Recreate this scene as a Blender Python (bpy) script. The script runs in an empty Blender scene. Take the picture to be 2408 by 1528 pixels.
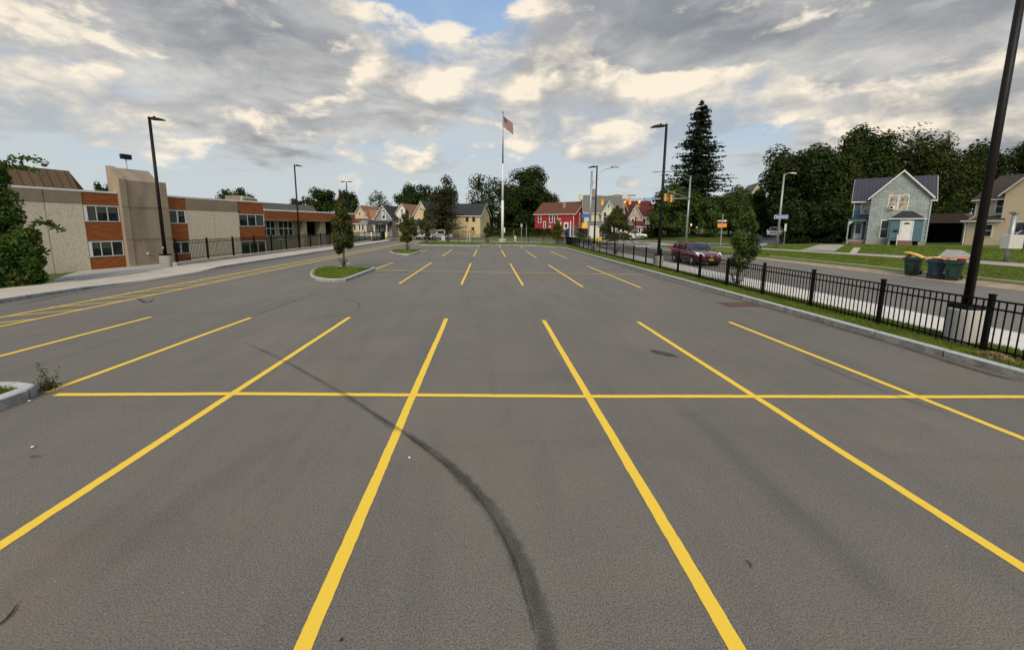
import bpy, math, random
import numpy as np
from mathutils import Vector, Matrix
random.seed(7)
rng = np.random.default_rng(11)
S = bpy.context.scene
COL = S.collection

# ------------------------------------------------------------------ camera
CAM_H = 2.6
PITCH, YAW, ROLL = math.atan(141/950.0), math.atan(58/950.0), 0.0087
F_PX, W_PX = 950.0, 2408.0
_f = Vector((math.sin(YAW)*math.cos(PITCH), math.cos(YAW)*math.cos(PITCH), -math.sin(PITCH)))
_r = Vector((math.cos(YAW), -math.sin(YAW), 0)); _u = _r.cross(_f)
_c, _s = math.cos(ROLL), math.sin(ROLL)
RT = _r*_c+_u*_s; UP = _u*_c-_r*_s
cam_d = bpy.data.cameras.new('camera'); cam = bpy.data.objects.new('camera', cam_d); COL.objects.link(cam)
cam_d.sensor_width = 36; cam_d.lens = 36*F_PX/W_PX; cam_d.shift_y = -92/W_PX
cam_d.clip_end = 3000; cam_d.clip_start = 0.05
cam.matrix_world = Matrix(((RT.x, UP.x, -_f.x, 0), (RT.y, UP.y, -_f.y, 0), (RT.z, UP.z, -_f.z, CAM_H), (0, 0, 0, 1)))
S.camera = cam
S.render.resolution_x = 1024; S.render.resolution_y = 649

# ------------------------------------------------------------------ exposure
S.view_settings.view_transform = 'Standard'; S.view_settings.look = 'None'
S.view_settings.exposure = 0.3; S.view_settings.gamma = 1.0

# ------------------------------------------------------------------ node helper
class NT:
    def __init__(self, tree): self.t = tree; self.n = tree.nodes; self.l = tree.links
    def node(self, typ, **kw):
        nd = self.n.new(typ)
        for k, v in kw.items(): setattr(nd, k, v)
        return nd
    def put(self, sock, v):
        if isinstance(v, bpy.types.NodeSocket): self.l.new(v, sock)
        elif v is not None:
            if isinstance(v, (tuple, list)) and len(v) == 3 and sock.type == 'RGBA': v = (*v, 1)
            sock.default_value = v
    def m(self, op, a, b=None, c=None, clamp=False):
        nd = self.node('ShaderNodeMath', operation=op, use_clamp=clamp)
        self.put(nd.inputs[0], a)
        if b is not None: self.put(nd.inputs[1], b)
        if c is not None: self.put(nd.inputs[2], c)
        return nd.outputs[0]
    def vm(self, op, a, b=None):
        nd = self.node('ShaderNodeVectorMath', operation=op); self.put(nd.inputs[0], a)
        if b is not None: self.put(nd.inputs[1], b)
        return nd.outputs['Value'] if op in ('DOT_PRODUCT', 'LENGTH', 'DISTANCE') else nd.outputs[0]
    def mix(self, f, a, b, blend='MIX'):
        nd = self.node('ShaderNodeMix', data_type='RGBA', blend_type=blend); nd.clamp_factor = True
        self.put(nd.inputs[0], f); self.put(nd.inputs[6], a); self.put(nd.inputs[7], b); return nd.outputs[2]
    def noise(self, vec, scale=5, detail=4, rough=.5, dist=0):
        nd = self.node('ShaderNodeTexNoise'); self.put(nd.inputs['Vector'], vec)
        nd.inputs['Scale'].default_value = scale; nd.inputs['Detail'].default_value = detail
        nd.inputs['Roughness'].default_value = rough; nd.inputs['Distortion'].default_value = dist
        return nd.outputs['Fac']
    def ss(self, v, lo, hi):
        nd = self.node('ShaderNodeMapRange', interpolation_type='SMOOTHSTEP'); self.put(nd.inputs[0], v)
        nd.inputs[1].default_value = lo; nd.inputs[2].default_value = hi; return nd.outputs[0]
    def xyz(self, x, y, z):
        nd = self.node('ShaderNodeCombineXYZ'); self.put(nd.inputs[0], x); self.put(nd.inputs[1], y); self.put(nd.inputs[2], z); return nd.outputs[0]
    def sep(self, v):
        nd = self.node('ShaderNodeSeparateXYZ'); self.put(nd.inputs[0], v); return nd.outputs

# ------------------------------------------------------------------ sky and sun
SUN_EL, SUN_AZ = math.radians(36), math.radians(-172)      # azimuth from +Y towards +X: behind and left of the camera
world = bpy.data.worlds.new('World'); S.world = world; world.use_nodes = True
N = NT(world.node_tree); N.n.clear()
out = N.node('ShaderNodeOutputWorld'); bg = N.node('ShaderNodeBackground')
sky = N.node('ShaderNodeTexSky', sky_type='NISHITA'); sky.sun_disc = False
sky.sun_elevation = SUN_EL; sky.sun_rotation = SUN_AZ % (2*math.pi); sky.air_density = 1.2; sky.dust_density = 1.6; sky.ozone_density = 1.5
gen = N.node('ShaderNodeTexCoord').outputs['Generated']
D = N.vm('NORMALIZE', gen); dx, dy, dz = N.sep(D)
zc = N.m('MAXIMUM', dz, 0.0)
den = N.m('ADD', zc, 0.11)
P = N.xyz(N.m('DIVIDE', dx, den), N.m('DIVIDE', dy, den), 0.0)
def azel(px, py):                     # a direction in the sky
    d = _f+RT*((px-1204)/F_PX)-UP*((py-672)/F_PX); d.normalize(); return tuple(d)
def blob(px, py, deg, amp, stretch=1.0):
    # soft patch of more or less cloud round one direction of the sky
    c = azel(px, py)
    v = N.vm('SUBTRACT', D, c); x, y, z = N.sep(v)
    q = N.vm('LENGTH', N.xyz(x, y, N.m('MULTIPLY', z, stretch)))
    g = N.m('EXPONENT', N.m('MULTIPLY', N.m('POWER', N.m('DIVIDE', q, math.radians(deg)), 2.0), -1.0))
    return N.m('MULTIPLY', g, amp)
def total(lst):
    t = lst[0]
    for x in lst[1:]: t = N.m('ADD', t, x)
    return t
wn = N.node('ShaderNodeTexNoise'); N.put(wn.inputs['Vector'], P); wn.inputs['Scale'].default_value = 1.1; wn.inputs['Detail'].default_value = 3
warp = N.vm('SCALE', N.vm('SUBTRACT', wn.outputs['Color'], (0.5, 0.5, 0.5)))
warp.node.inputs['Scale'].default_value = .55
PW = N.vm('ADD', P, warp)
# high soft grey deck
deck_n = N.noise(PW, .66, 8, .57)
deck_b = total([blob(560, 190, 20, .22, 1.6), blob(1750, 120, 20, .20, 1.8), blob(1400, 20, 10, .14), blob(2150, 150, 16, .14), blob(200, 60, 14, .16),
                blob(1120, 190, 6, -.14), blob(60, 300, 10, -.16), blob(1560, 370, 16, -.30, 2.4), blob(700, 440, 24, -.30, 3), blob(2050, 250, 9, .12, 2),
                blob(860, 280, 10, .14, 2), blob(2380, 230, 7, .1), blob(1180, 55, 3.6, -.24), blob(960, 95, 3.5, -.16), blob(1800, 190, 4, -.16, 2)])
deck = N.ss(N.m('ADD', deck_n, deck_b), .44, .60)
thick = N.ss(N.m('ADD', N.m('MULTIPLY', deck_n, 1.3), N.m('MULTIPLY', deck_b, .55)), .56, .90)
# puffed cumulus: noise in direction space, bright where the cloud thins upwards and to the left
CP = N.xyz(N.m('MULTIPLY', dx, 1.0), N.m('MULTIPLY', dy, 1.0), N.m('MULTIPLY', dz, 2.1))
wn2 = N.node('ShaderNodeTexNoise'); N.put(wn2.inputs['Vector'], CP); wn2.inputs['Scale'].default_value = 7; wn2.inputs['Detail'].default_value = 4
w2 = N.vm('SCALE', N.vm('SUBTRACT', wn2.outputs['Color'], (0.5, 0.5, 0.5))); w2.node.inputs['Scale'].default_value = .07
CPW = N.vm('ADD', CP, w2)
cum_n = N.noise(CPW, 5.2, 9, .57)
cum_l = N.noise(N.vm('ADD', CPW, (-.022, .0, .055)), 5.2, 9, .57)
cum_s = N.noise(N.vm('ADD', CPW, (-.05, .0, .12)), 5.2, 3, .5)
cum_b = total([blob(1010, 160, 7, .17, 1.5), blob(1520, 262, 15, .24, 3.4), blob(1400, 345, 4.2, .40, 1.7), blob(1040, 390, 8, .16, 4.5), blob(1250, 290, 6, .12, 2.5),
               blob(2140, 275, 5, .30, 2.0), blob(2390, 280, 6, .28, 1.8), blob(250, 290, 11, .14, 3.5), blob(1290, 110, 6, .20, 1.3), blob(620, 290, 14, .12, 2.8), blob(1220, 150, 8, .14, 1.6),
               blob(1468, 432, 1.5, .40, 1.6), blob(1800, 215, 10, .18, 3.2), blob(1150, 50, 4.5, -.22), blob(1900, 190, 4, -.1, 2), blob(450, 440, 14, -.14, 3), blob(1830, 350, 6, -.14, 2), blob(860, 130, 5, .12), blob(1030, 215, 5, .16, 2), blob(2250, 40, 12, -.06, 2), blob(1700, 300, 7, .12, 4)])
cum = N.ss(N.m('ADD', N.m('ADD', cum_n, cum_b), .02), .565, .67)
lit = N.m('MULTIPLY_ADD', N.m('SUBTRACT', cum_n, cum_l), 3.4, N.m('MULTIPLY_ADD', N.m('SUBTRACT', cum_n, cum_s), 1.8, .50), clamp=True)
sm = N.noise(PW, 3.0, 7, .6)
blue = N.mix(N.ss(dz, .02, .40), (.62, .72, .76), (.28, .47, .78))
skyc = N.mix(.90, N.mix(1.0, sky.outputs[0], (.10, .10, .10), 'MULTIPLY'), blue)
g2 = N.mix(N.m('MULTIPLY', N.ss(sm, .46, .70), .40), N.mix(thick, (.63, .62, .595), (.27, .285, .305)), (.72, .68, .61))
c2 = N.mix(lit, (.38, .39, .41), (1.06, .94, .76))
rel = N.m('MULTIPLY_ADD', N.m('SUBTRACT', N.noise(PW, 2.1, 9, .62), N.noise(N.vm('ADD', PW, (-.06, -.10, 0.0)), 2.1, 9, .62)), 3.0, .5, clamp=True)
rv = N.m('MULTIPLY_ADD', rel, .36, .83)
g2 = N.mix(1.0, g2, N.xyz(rv, rv, N.m('MULTIPLY_ADD', rel, .28, .88)), 'MULTIPLY')
veil = N.m('MULTIPLY', N.ss(N.noise(PW, .6, 5, .6), .28, .56), .80)
veil = N.m('MULTIPLY', veil, N.ss(dz, .52, .26))
s0 = N.mix(veil, skyc, (.60, .645, .665))
s1 = N.mix(N.m('MULTIPLY', deck, .94), s0, g2)
s2 = N.mix(N.m('MULTIPLY', cum, N.m('MULTIPLY_ADD', lit, .50, .42)), s1, c2)
hz = N.m('MULTIPLY', N.ss(N.m('MULTIPLY', dz, -1.0), -.13, .0), .55)
s3 = N.mix(hz, s2, (.60, .67, .68))
N.put(bg.inputs[0], s3); bg.inputs[1].default_value = .78
N.l.new(bg.outputs[0], out.inputs[0])

sun_d = bpy.data.lights.new('sun', 'SUN'); sun = bpy.data.objects.new('sun', sun_d); COL.objects.link(sun)
sun_d.energy = 2.2; sun_d.angle = math.radians(30); sun_d.color = (1.0, .87, .70)
sd = Vector((math.sin(SUN_AZ)*math.cos(SUN_EL), math.cos(SUN_AZ)*math.cos(SUN_EL), math.sin(SUN_EL)))
sun.rotation_euler = (-sd).to_track_quat('-Z', 'Y').to_euler()

# ------------------------------------------------------------------ terrain and measuring helpers
def ramp(v, pts):
    if v <= pts[0][0]: return pts[0][1]
    for (a, x), (b, y) in zip(pts, pts[1:]):
        if v <= b: return x+(y-x)*(v-a)/(b-a)
    return pts[-1][1]
def facade_x(Y): return -32.4+(Y-31.1)*.377
def zt(X, Y):
    z = 0.0
    if X > 22.8:
        cs = ramp(Y+.33*X, [(66, 1.0), (74, 0.0)])
        z += ramp(X, [(22.8, 0), (25, .2), (30, .66), (31.6, .70)])*ramp(Y, [(26, 1), (45, .45), (56, 0)])*cs
        z += ramp(X, [(31.6, 0), (38, .42), (60, .8)])*cs
        z += ramp(X, [(34, 0), (44, 1.2)])*ramp(Y+.33*X, [(82, 0.0), (96, 1.0)])
    if X < -18.6:
        fx = facade_x(Y)
        t = min(1, (-18.6-X)/max(.5, (-18.6-fx)))
        z -= 1.17*t*ramp(Y, [(60, 1.0), (66, 0)])
    z += ramp(Y+.33*X, [(80, 0), (112, .45), (160, 1.0)])*ramp(X, [(34, 1), (44, 0)])
    return z
def ray(px, py): return _f+RT*((px-1204)/F_PX)-UP*((py-672)/F_PX)
def at(px, py, depth):
    return Vector((0, 0, CAM_H))+ray(px, py)*depth
def gt(px, py):
    d = ray(px, py); o = Vector((0, 0, CAM_H)); t = 2.0
    while t < 400:
        p = o+d*t
        if p.z <= zt(p.x, p.y): break
        t += .05 if t < 60 else .2
    return Vector((p.x, p.y, zt(p.x, p.y)))

# ------------------------------------------------------------------ object helpers
def tag(o, label=None, cat=None, group=None, kind=None):
    if label: o['label'] = label
    if cat: o['category'] = cat
    if group: o['group'] = group
    if kind: o['kind'] = kind
    return o
def thing(name, label, cat, loc=(0, 0, 0), rz=0.0, group=None):
    o = bpy.data.objects.new(name, None); COL.objects.link(o); o.empty_display_size = .3
    o.location = loc; o.rotation_euler = (0, 0, rz); return tag(o, label, cat, group)
def link_mesh(name, me, m=None, parent=None):
    if m is not None:
        me.materials.append(m)
    o = bpy.data.objects.new(name, me); COL.objects.link(o)
    if parent: o.parent = parent
    return o
class MB:
    def __init__(self): self.v = []; self.f = []
    def add(self, vs, fs):
        b = len(self.v); self.v += [tuple(x) for x in vs]; self.f += [tuple(i+b for i in f) for f in fs]; return self
    def box(self, x0, x1, y0, y1, z0, z1):
        return self.add([(x0, y0, z0), (x1, y0, z0), (x1, y1, z0), (x0, y1, z0), (x0, y0, z1), (x1, y0, z1), (x1, y1, z1), (x0, y1, z1)],
                        [(0, 3, 2, 1), (4, 5, 6, 7), (0, 1, 5, 4), (1, 2, 6, 5), (2, 3, 7, 6), (3, 0, 4, 7)])
    def cyl(self, a, b, r0, r1=None, n=12, cap=True):
        r1 = r0 if r1 is None else r1; a = Vector(a); b = Vector(b); d = (b-a).normalized()
        t = Vector((0, 0, 1)) if abs(d.z) < .9 else Vector((1, 0, 0)); e1 = d.cross(t).normalized(); e2 = d.cross(e1)
        vs = []
        for c, r in ((a, r0), (b, r1)):
            for i in range(n):
                w = 2*math.pi*i/n; vs.append(c+e1*math.cos(w)*r+e2*math.sin(w)*r)
        fs = [(i, (i+1) % n, n+(i+1) % n, n+i) for i in range(n)]
        if cap: fs += [tuple(range(n))[::-1], tuple(range(n, 2*n))]
        return self.add(vs, fs)
    def tube(self, pts, r, n=6):
        for i in range(len(pts)-1):
            ra = r[i] if isinstance(r, (list, tuple)) else r; rb = r[i+1] if isinstance(r, (list, tuple)) else r
            self.cyl(pts[i], pts[i+1], ra, rb, n)
        return self
    def poly(self, pts): return self.add(pts, [tuple(range(len(pts)))])
    def prism(self, pts, axis, a, b):
        # pts: 2-D outline; extruded along axis from a to b
        def mk(p, t):
            return {'x': (t, p[0], p[1]), 'y': (p[0], t, p[1]), 'z': (p[0], p[1], t)}[axis]
        n = len(pts); vs = [mk(p, a) for p in pts]+[mk(p, b) for p in pts]
        return self.add(vs, [(i, (i+1) % n, n+(i+1) % n, n+i) for i in range(n)]+[tuple(range(n))[::-1], tuple(range(n, 2*n))])
    def lathe(self, prof, c=(0, 0, 0), n=20):
        vs = []; fs = []
        for r, z in prof:
            for i in range(n):
                w = 2*math.pi*i/n; vs.append((c[0]+r*math.cos(w), c[1]+r*math.sin(w), c[2]+z))
        for j in range(len(prof)-1):
            for i in range(n): fs.append((j*n+i, j*n+(i+1) % n, (j+1)*n+(i+1) % n, (j+1)*n+i))
        fs.append(tuple(range(n))[::-1]); fs.append(tuple(range((len(prof)-1)*n, len(prof)*n)))
        return self.add(vs, fs)
    def build(self, name, m, parent=None, smooth=False, bevel=0):
        me = bpy.data.meshes.new(name); me.from_pydata(self.v, [], self.f); me.update()
        import bmesh
        bm = bmesh.new(); bm.from_mesh(me); bmesh.ops.recalc_face_normals(bm, faces=bm.faces); bm.to_mesh(me); bm.free()
        o = link_mesh(name, me, m, parent)
        if smooth:
            for p in me.polygons: p.use_smooth = True
        if bevel:
            b = o.modifiers.new('b', 'BEVEL'); b.width = bevel; b.segments = 2; b.limit_method = 'ANGLE'
        return o
def struct(name, mb, m, **k): return tag(mb.build(name, m, **k), kind='structure')
def copy_tree(o, parent=None):
    c = o.copy(); COL.objects.link(c)
    if parent: c.parent = parent
    for ch in list(o.children): copy_tree(ch, c)
    return c
def text_mesh(parent, name, body, size, m, loc, rot, depth=.003, sx=1.0):
    cu = bpy.data.curves.new(name, 'FONT'); cu.body = body; cu.size = size; cu.align_x = 'CENTER'; cu.align_y = 'CENTER'; cu.extrude = depth
    cu.resolution_u = 2; cu.offset = size*.02
    t = bpy.data.objects.new(name, cu); COL.objects.link(t)
    me = bpy.data.meshes.new_from_object(t); bpy.data.objects.remove(t); me.materials.clear()
    o = link_mesh(name, me, m, parent); o.location = loc; o.rotation_euler = rot; o.scale = (sx, 1, 1); return o

# ------------------------------------------------------------------ materials
def pm(name, col, rough=.8, var=.14, scale=3, metal=0, bump=0, detail=5, stretch=(1, 1, 1), dirt=None, dirt_amt=.5, coat=0, spec=.5):
    m = bpy.data.materials.new(name); m.use_nodes = True; T = NT(m.node_tree)
    b = T.n['Principled BSDF']; tc = T.node('ShaderNodeTexCoord').outputs['Object']
    mp = T.node('ShaderNodeMapping'); T.put(mp.inputs[0], tc); mp.inputs['Scale'].default_value = stretch; v = mp.outputs[0]
    n = T.noise(v, scale, detail, .6)
    lo = tuple(max(0, c*(1-var)) for c in col); hi = tuple(min(1, c*(1+var)) for c in col)
    c = T.mix(T.ss(n, .25, .75), lo, hi)
    if dirt: c = T.mix(T.m('MULTIPLY', T.ss(T.noise(v, scale*.45, 7, .65), .46, .72), dirt_amt), c, dirt)
    T.put(b.inputs['Base Color'], c); b.inputs['Roughness'].default_value = rough; b.inputs['Metallic'].default_value = metal
    b.inputs['Specular IOR Level'].default_value = spec
    if coat: b.inputs['Coat Weight'].default_value = coat; b.inputs['Coat Roughness'].default_value = .08
    if bump:
        bn = T.node('ShaderNodeBump'); bn.inputs['Strength'].default_value = .6; bn.inputs['Distance'].default_value = bump
        T.put(bn.inputs['Height'], T.noise(v, scale*4, 6, .6)); T.l.new(bn.outputs[0], b.inputs['Normal'])
    return m
def asphalt(name, base, grain=1.0, seed=0.0, tracks=True):
    m = bpy.data.materials.new(name); m.use_nodes = True; T = NT(m.node_tree); b = T.n['Principled BSDF']
    geo = T.node('ShaderNodeNewGeometry').outputs['Position']
    x, y, z = T.sep(geo); v = T.xyz(T.m('ADD', x, seed), y, z)
    fine = T.noise(v, 84*grain, 4, .82); mid = T.noise(v, 42*grain, 3, .65)
    vor = T.node('ShaderNodeTexVoronoi'); T.put(vor.inputs['Vector'], v); vor.inputs['Scale'].default_value = 190*grain
    speck = T.sep(vor.outputs['Color'])[0]
    big = T.noise(v, .35, 5, .6, .6)
    st = T.xyz(T.m('MULTIPLY', x, 1.5), T.m('MULTIPLY', y, .16), 0.0); streak = T.noise(st, 1.2, 6, .62, .3)
    st2 = T.xyz(T.m('MULTIPLY', x, .22), T.m('MULTIPLY', y, 1.1), 3.0); streak2 = T.noise(st2, .9, 6, .6, .8)
    lo = tuple(c*.42 for c in base); hi = tuple(c*1.66 for c in base)
    c = T.mix(T.ss(fine, .34, .66), lo, hi)
    c = T.mix(T.m('MULTIPLY', T.ss(mid, .5, .78), .30), c, tuple(k*.5 for k in base))
    c = T.mix(T.m('MULTIPLY', T.ss(speck, .93, .98), .42), c, tuple(min(1, k*2.4) for k in base))
    c = T.mix(T.m('MULTIPLY', T.ss(speck, .10, .02), .6), c, tuple(k*.3 for k in base))
    c = T.mix(T.m('MULTIPLY', T.ss(streak, .44, .70), .30), c, T.mix(1.0, c, (.62, .62, .63), 'MULTIPLY'))
    c = T.mix(T.m('MULTIPLY', T.ss(big, .42, .68), .45), c, T.mix(1.0, c, (1.28, 1.24, 1.17), 'MULTIPLY'))
    pat = T.noise(T.xyz(T.m('MULTIPLY', x, .10), T.m('MULTIPLY', y, .14), 5.0), 1.0, 3, .5)
    c = T.mix(T.m('MULTIPLY', T.ss(pat, .40, .62), .16), c, T.mix(1.0, c, (.74, .74, .75), 'MULTIPLY'))
    c = T.mix(T.m('MULTIPLY', T.ss(streak2, .52, .74), .34), c, T.mix(1.0, c, (.70, .68, .66), 'MULTIPLY'))
    rust = T.noise(T.xyz(T.m('MULTIPLY', x, .7), T.m('MULTIPLY', y, .4), 9.0), 1.3, 4, .6)
    c = T.mix(T.m('MULTIPLY', T.ss(rust, .60, .76), .30), c, (base[0]*1.25, base[1]*.98, base[2]*.72))
    T.put(b.inputs['Base Color'], c); b.inputs['Roughness'].default_value = .74; b.inputs['Specular IOR Level'].default_value = .5
    bn = T.node('ShaderNodeBump'); bn.inputs['Strength'].default_value = .75; bn.inputs['Distance'].default_value = .006
    T.put(bn.inputs['Height'], fine); T.l.new(bn.outputs[0], b.inputs['Normal'])
    return m
def paint(name, col, wear=.25):
    m = bpy.data.materials.new(name); m.use_nodes = True; T = NT(m.node_tree); b = T.n['Principled BSDF']
    geo = T.node('ShaderNodeNewGeometry').outputs['Position']
    n1 = T.noise(geo, 70, 4, .7); n2 = T.noise(geo, 9, 6, .65); n3 = T.noise(geo, 1.0, 4, .6)
    c = T.mix(T.ss(n1, .3, .7), tuple(k*.93 for k in col), col)
    c = T.mix(T.m('MULTIPLY', T.ss(n2, .58, .78), wear), c, tuple(k*.66 for k in col))
    c = T.mix(T.m('MULTIPLY', T.ss(n3, .5, .7), .3), c, tuple(min(1, k*.93) for k in col))
    sp = T.ss(T.noise(geo, 75, 4, .8), .66, .72)
    c = T.mix(T.m('MULTIPLY', sp, .5), c, (.25, .17, .05))
    T.put(b.inputs['Base Color'], c); b.inputs['Roughness'].default_value = .7
    bn = T.node('ShaderNodeBump'); bn.inputs['Strength'].default_value = .4; bn.inputs['Distance'].default_value = .004
    T.put(bn.inputs['Height'], n1); T.l.new(bn.outputs[0], b.inputs['Normal']); return m
def grass_ground(name, a, b_, c_):
    m = bpy.data.materials.new(name); m.use_nodes = True; T = NT(m.node_tree); b = T.n['Principled BSDF']
    geo = T.node('ShaderNodeNewGeometry').outputs['Position']
    n1 = T.noise(geo, 14, 6, .7); n2 = T.noise(geo, .8, 6, .65, .5); n3 = T.noise(geo, .12, 4, .6)
    c = T.mix(T.ss(n1, .3, .7), a, b_); c = T.mix(T.m('MULTIPLY', T.ss(n2, .48, .72), .75), c, c_)
    c = T.mix(T.m('MULTIPLY', T.ss(n3, .45, .65), .4), c, tuple(k*.72 for k in a))
    T.put(b.inputs['Base Color'], c); b.inputs['Roughness'].default_value = .95; b.inputs['Specular IOR Level'].default_value = .2
    bn = T.node('ShaderNodeBump'); bn.inputs['Distance'].default_value = .05; T.put(bn.inputs['Height'], n1); T.l.new(bn.outputs[0], b.inputs['Normal']); return m
def leaf_mat(name, dark, light, tint=None, tint_amt=0.0, tscale=.5):
    m = bpy.data.materials.new(name); m.use_nodes = True; T = NT(m.node_tree); T.n.clear()
    o = T.node('ShaderNodeOutputMaterial')
    isl = T.node('ShaderNodeNewGeometry'); r = isl.outputs['Random Per Island']; tc = T.node('ShaderNodeTexCoord').outputs['Object']
    n = T.noise(tc, 1.1, 4, .6)
    c = T.mix(T.m('MULTIPLY_ADD', r, .38, T.m('MULTIPLY_ADD', T.ss(n, .36, .64), .62, -.02)), dark, light)
    if tint: c = T.mix(T.m('MULTIPLY', T.ss(T.m('MULTIPLY_ADD', r, .18, T.noise(tc, tscale, 3, .6)), .60, .74), tint_amt), c, tint)
    d = T.node('ShaderNodeBsdfDiffuse'); tr = T.node('ShaderNodeBsdfTranslucent'); gl = T.node('ShaderNodeBsdfGlossy'); gl.inputs['Roughness'].default_value = .45
    T.put(d.inputs[0], c); T.put(tr.inputs[0], c); T.put(gl.inputs[0], (.5, .5, .5))
    mx = T.node('ShaderNodeMixShader'); mx.inputs[0].default_value = .25; T.l.new(d.outputs[0], mx.inputs[1]); T.l.new(tr.outputs[0], mx.inputs[2])
    m2 = T.node('ShaderNodeMixShader'); m2.inputs[0].default_value = .012; T.l.new(mx.outputs[0], m2.inputs[1]); T.l.new(gl.outputs[0], m2.inputs[2])
    T.l.new(m2.outputs[0], o.inputs[0]); return m
def siding(name, col, pitch=.12, var=.1, dirt=None, dirt_amt=.35):
    # clapboard: each board leans out towards its foot, with weathering
    m = bpy.data.materials.new(name); m.use_nodes = True; T = NT(m.node_tree); b = T.n['Principled BSDF']
    tc = T.node('ShaderNodeTexCoord').outputs['Object']; x, y, z = T.sep(tc)
    fr = T.m('FRACT', T.m('DIVIDE', z, pitch)); n = T.noise(tc, 1.6, 6, .62); row = T.m('FLOOR', T.m('DIVIDE', z, pitch))
    wn = T.node('ShaderNodeTexWhiteNoise', noise_dimensions='1D'); T.put(wn.inputs['W'], row)
    k = T.m('MULTIPLY_ADD', wn.outputs[0], .5, T.m('MULTIPLY', n, .5))
    c = T.mix(k, tuple(q*(1-var) for q in col), tuple(min(1, q*(1+var)) for q in col))
    if dirt: c = T.mix(T.m('MULTIPLY', T.ss(n, .45, .7), dirt_amt), c, dirt)
    c = T.mix(T.m('MULTIPLY', T.ss(fr, .10, .02), .55), c, tuple(q*.35 for q in col))  # dirt and shadow gap at each lap, painted in as a dark line
    T.put(b.inputs['Base Color'], c); b.inputs['Roughness'].default_value = .75
    bn = T.node('ShaderNodeBump'); bn.inputs['Distance'].default_value = .02; bn.inputs['Strength'].default_value = .9
    T.put(bn.inputs['Height'], T.m('SUBTRACT', 1.0, fr)); T.l.new(bn.outputs[0], b.inputs['Normal']); return m
def shingle_wall(name, a, b_, mort, bw=.6, bh=.27):
    m = bpy.data.materials.new(name); m.use_nodes = True; T = NT(m.node_tree); b = T.n['Principled BSDF']
    tc = T.node('ShaderNodeTexCoord').outputs['Object']; x, y, z = T.sep(tc); v = T.xyz(T.m('ADD', x, T.m('MULTIPLY', y, .93)), z, 0.0)
    br = T.node('ShaderNodeTexBrick'); T.put(br.inputs['Vector'], v); br.inputs['Scale'].default_value = 1.0
    br.inputs['Brick Width'].default_value = bw; br.inputs['Row Height'].default_value = bh; br.inputs['Mortar Size'].default_value = .012; br.inputs['Mortar Smooth'].default_value = .3
    T.put(br.inputs['Color1'], a); T.put(br.inputs['Color2'], b_); T.put(br.inputs['Mortar'], mort)
    n = T.noise(tc, 1.3, 7, .65, .4); n2 = T.noise(tc, 9, 5, .6)
    c = T.mix(T.m('MULTIPLY', T.ss(n, .42, .68), .55), br.outputs['Color'], tuple(q*1.25 for q in b_))
    c = T.mix(T.m('MULTIPLY', T.ss(n2, .5, .75), .25), c, tuple(q*.7 for q in a))
    T.put(b.inputs['Base Color'], c); b.inputs['Roughness'].default_value = .8
    bn = T.node('ShaderNodeBump'); bn.inputs['Distance'].default_value = .015; T.put(bn.inputs['Height'], T.m('SUBTRACT', 1.0, br.outputs['Fac'])); T.l.new(bn.outputs[0], b.inputs['Normal'])
    return m
def ribbed(name, col, pitch, axis=0, rough=.5, metal=.2, var=.2, dark=.5, depth=.03):
    m = bpy.data.materials.new(name); m.use_nodes = True; T = NT(m.node_tree); b = T.n['Principled BSDF']
    tc = T.node('ShaderNodeTexCoord').outputs['Object']; c3 = T.sep(tc)
    fr = T.m('FRACT', T.m('DIVIDE', c3[axis], pitch)); rib = T.ss(fr, .16, .06); row = T.m('FLOOR', T.m('DIVIDE', c3[axis], pitch))
    wn = T.node('ShaderNodeTexWhiteNoise', noise_dimensions='1D'); T.put(wn.inputs['W'], row)
    n = T.noise(tc, 1.5, 6, .6)
    c = T.mix(T.m('MULTIPLY_ADD', wn.outputs[0], .4, T.m('MULTIPLY', n, .6)), tuple(q*(1-var) for q in col), tuple(min(1, q*(1+var)) for q in col))
    c = T.mix(T.m('MULTIPLY', rib, dark), c, tuple(q*.4 for q in col))
    T.put(b.inputs['Base Color'], c); b.inputs['Roughness'].default_value = rough; b.inputs['Metallic'].default_value = metal
    bn = T.node('ShaderNodeBump'); bn.inputs['Distance'].default_value = depth; T.put(bn.inputs['Height'], rib); T.l.new(bn.outputs[0], b.inputs['Normal']); return m
def brickm(name, a, b_, mort, bw=.22, bh=.075):
    return shingle_wall(name, a, b_, mort, bw, bh)
def glass(name, col=(.03, .035, .04), rough=.06):
    m = bpy.data.materials.new(name); m.use_nodes = True; T = NT(m.node_tree); b = T.n['Principled BSDF']
    tc = T.node('ShaderNodeTexCoord').outputs['Object']
    c = T.mix(T.ss(T.noise(tc, 2.2, 4, .6), .4, .6), tuple(k*.5 for k in col), tuple(k*1.6 for k in col))
    T.put(b.inputs['Base Color'], c); b.inputs['Roughness'].default_value = rough; b.inputs['Specular IOR Level'].default_value = .5
    return m
def emit(name, col, st):
    m = bpy.data.materials.new(name); m.use_nodes = True; b = m.node_tree.nodes['Principled BSDF']
    b.inputs['Base Color'].default_value = (*col, 1); b.inputs['Emission Color'].default_value = (*col, 1); b.inputs['Emission Strength'].default_value = st; return m

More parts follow.
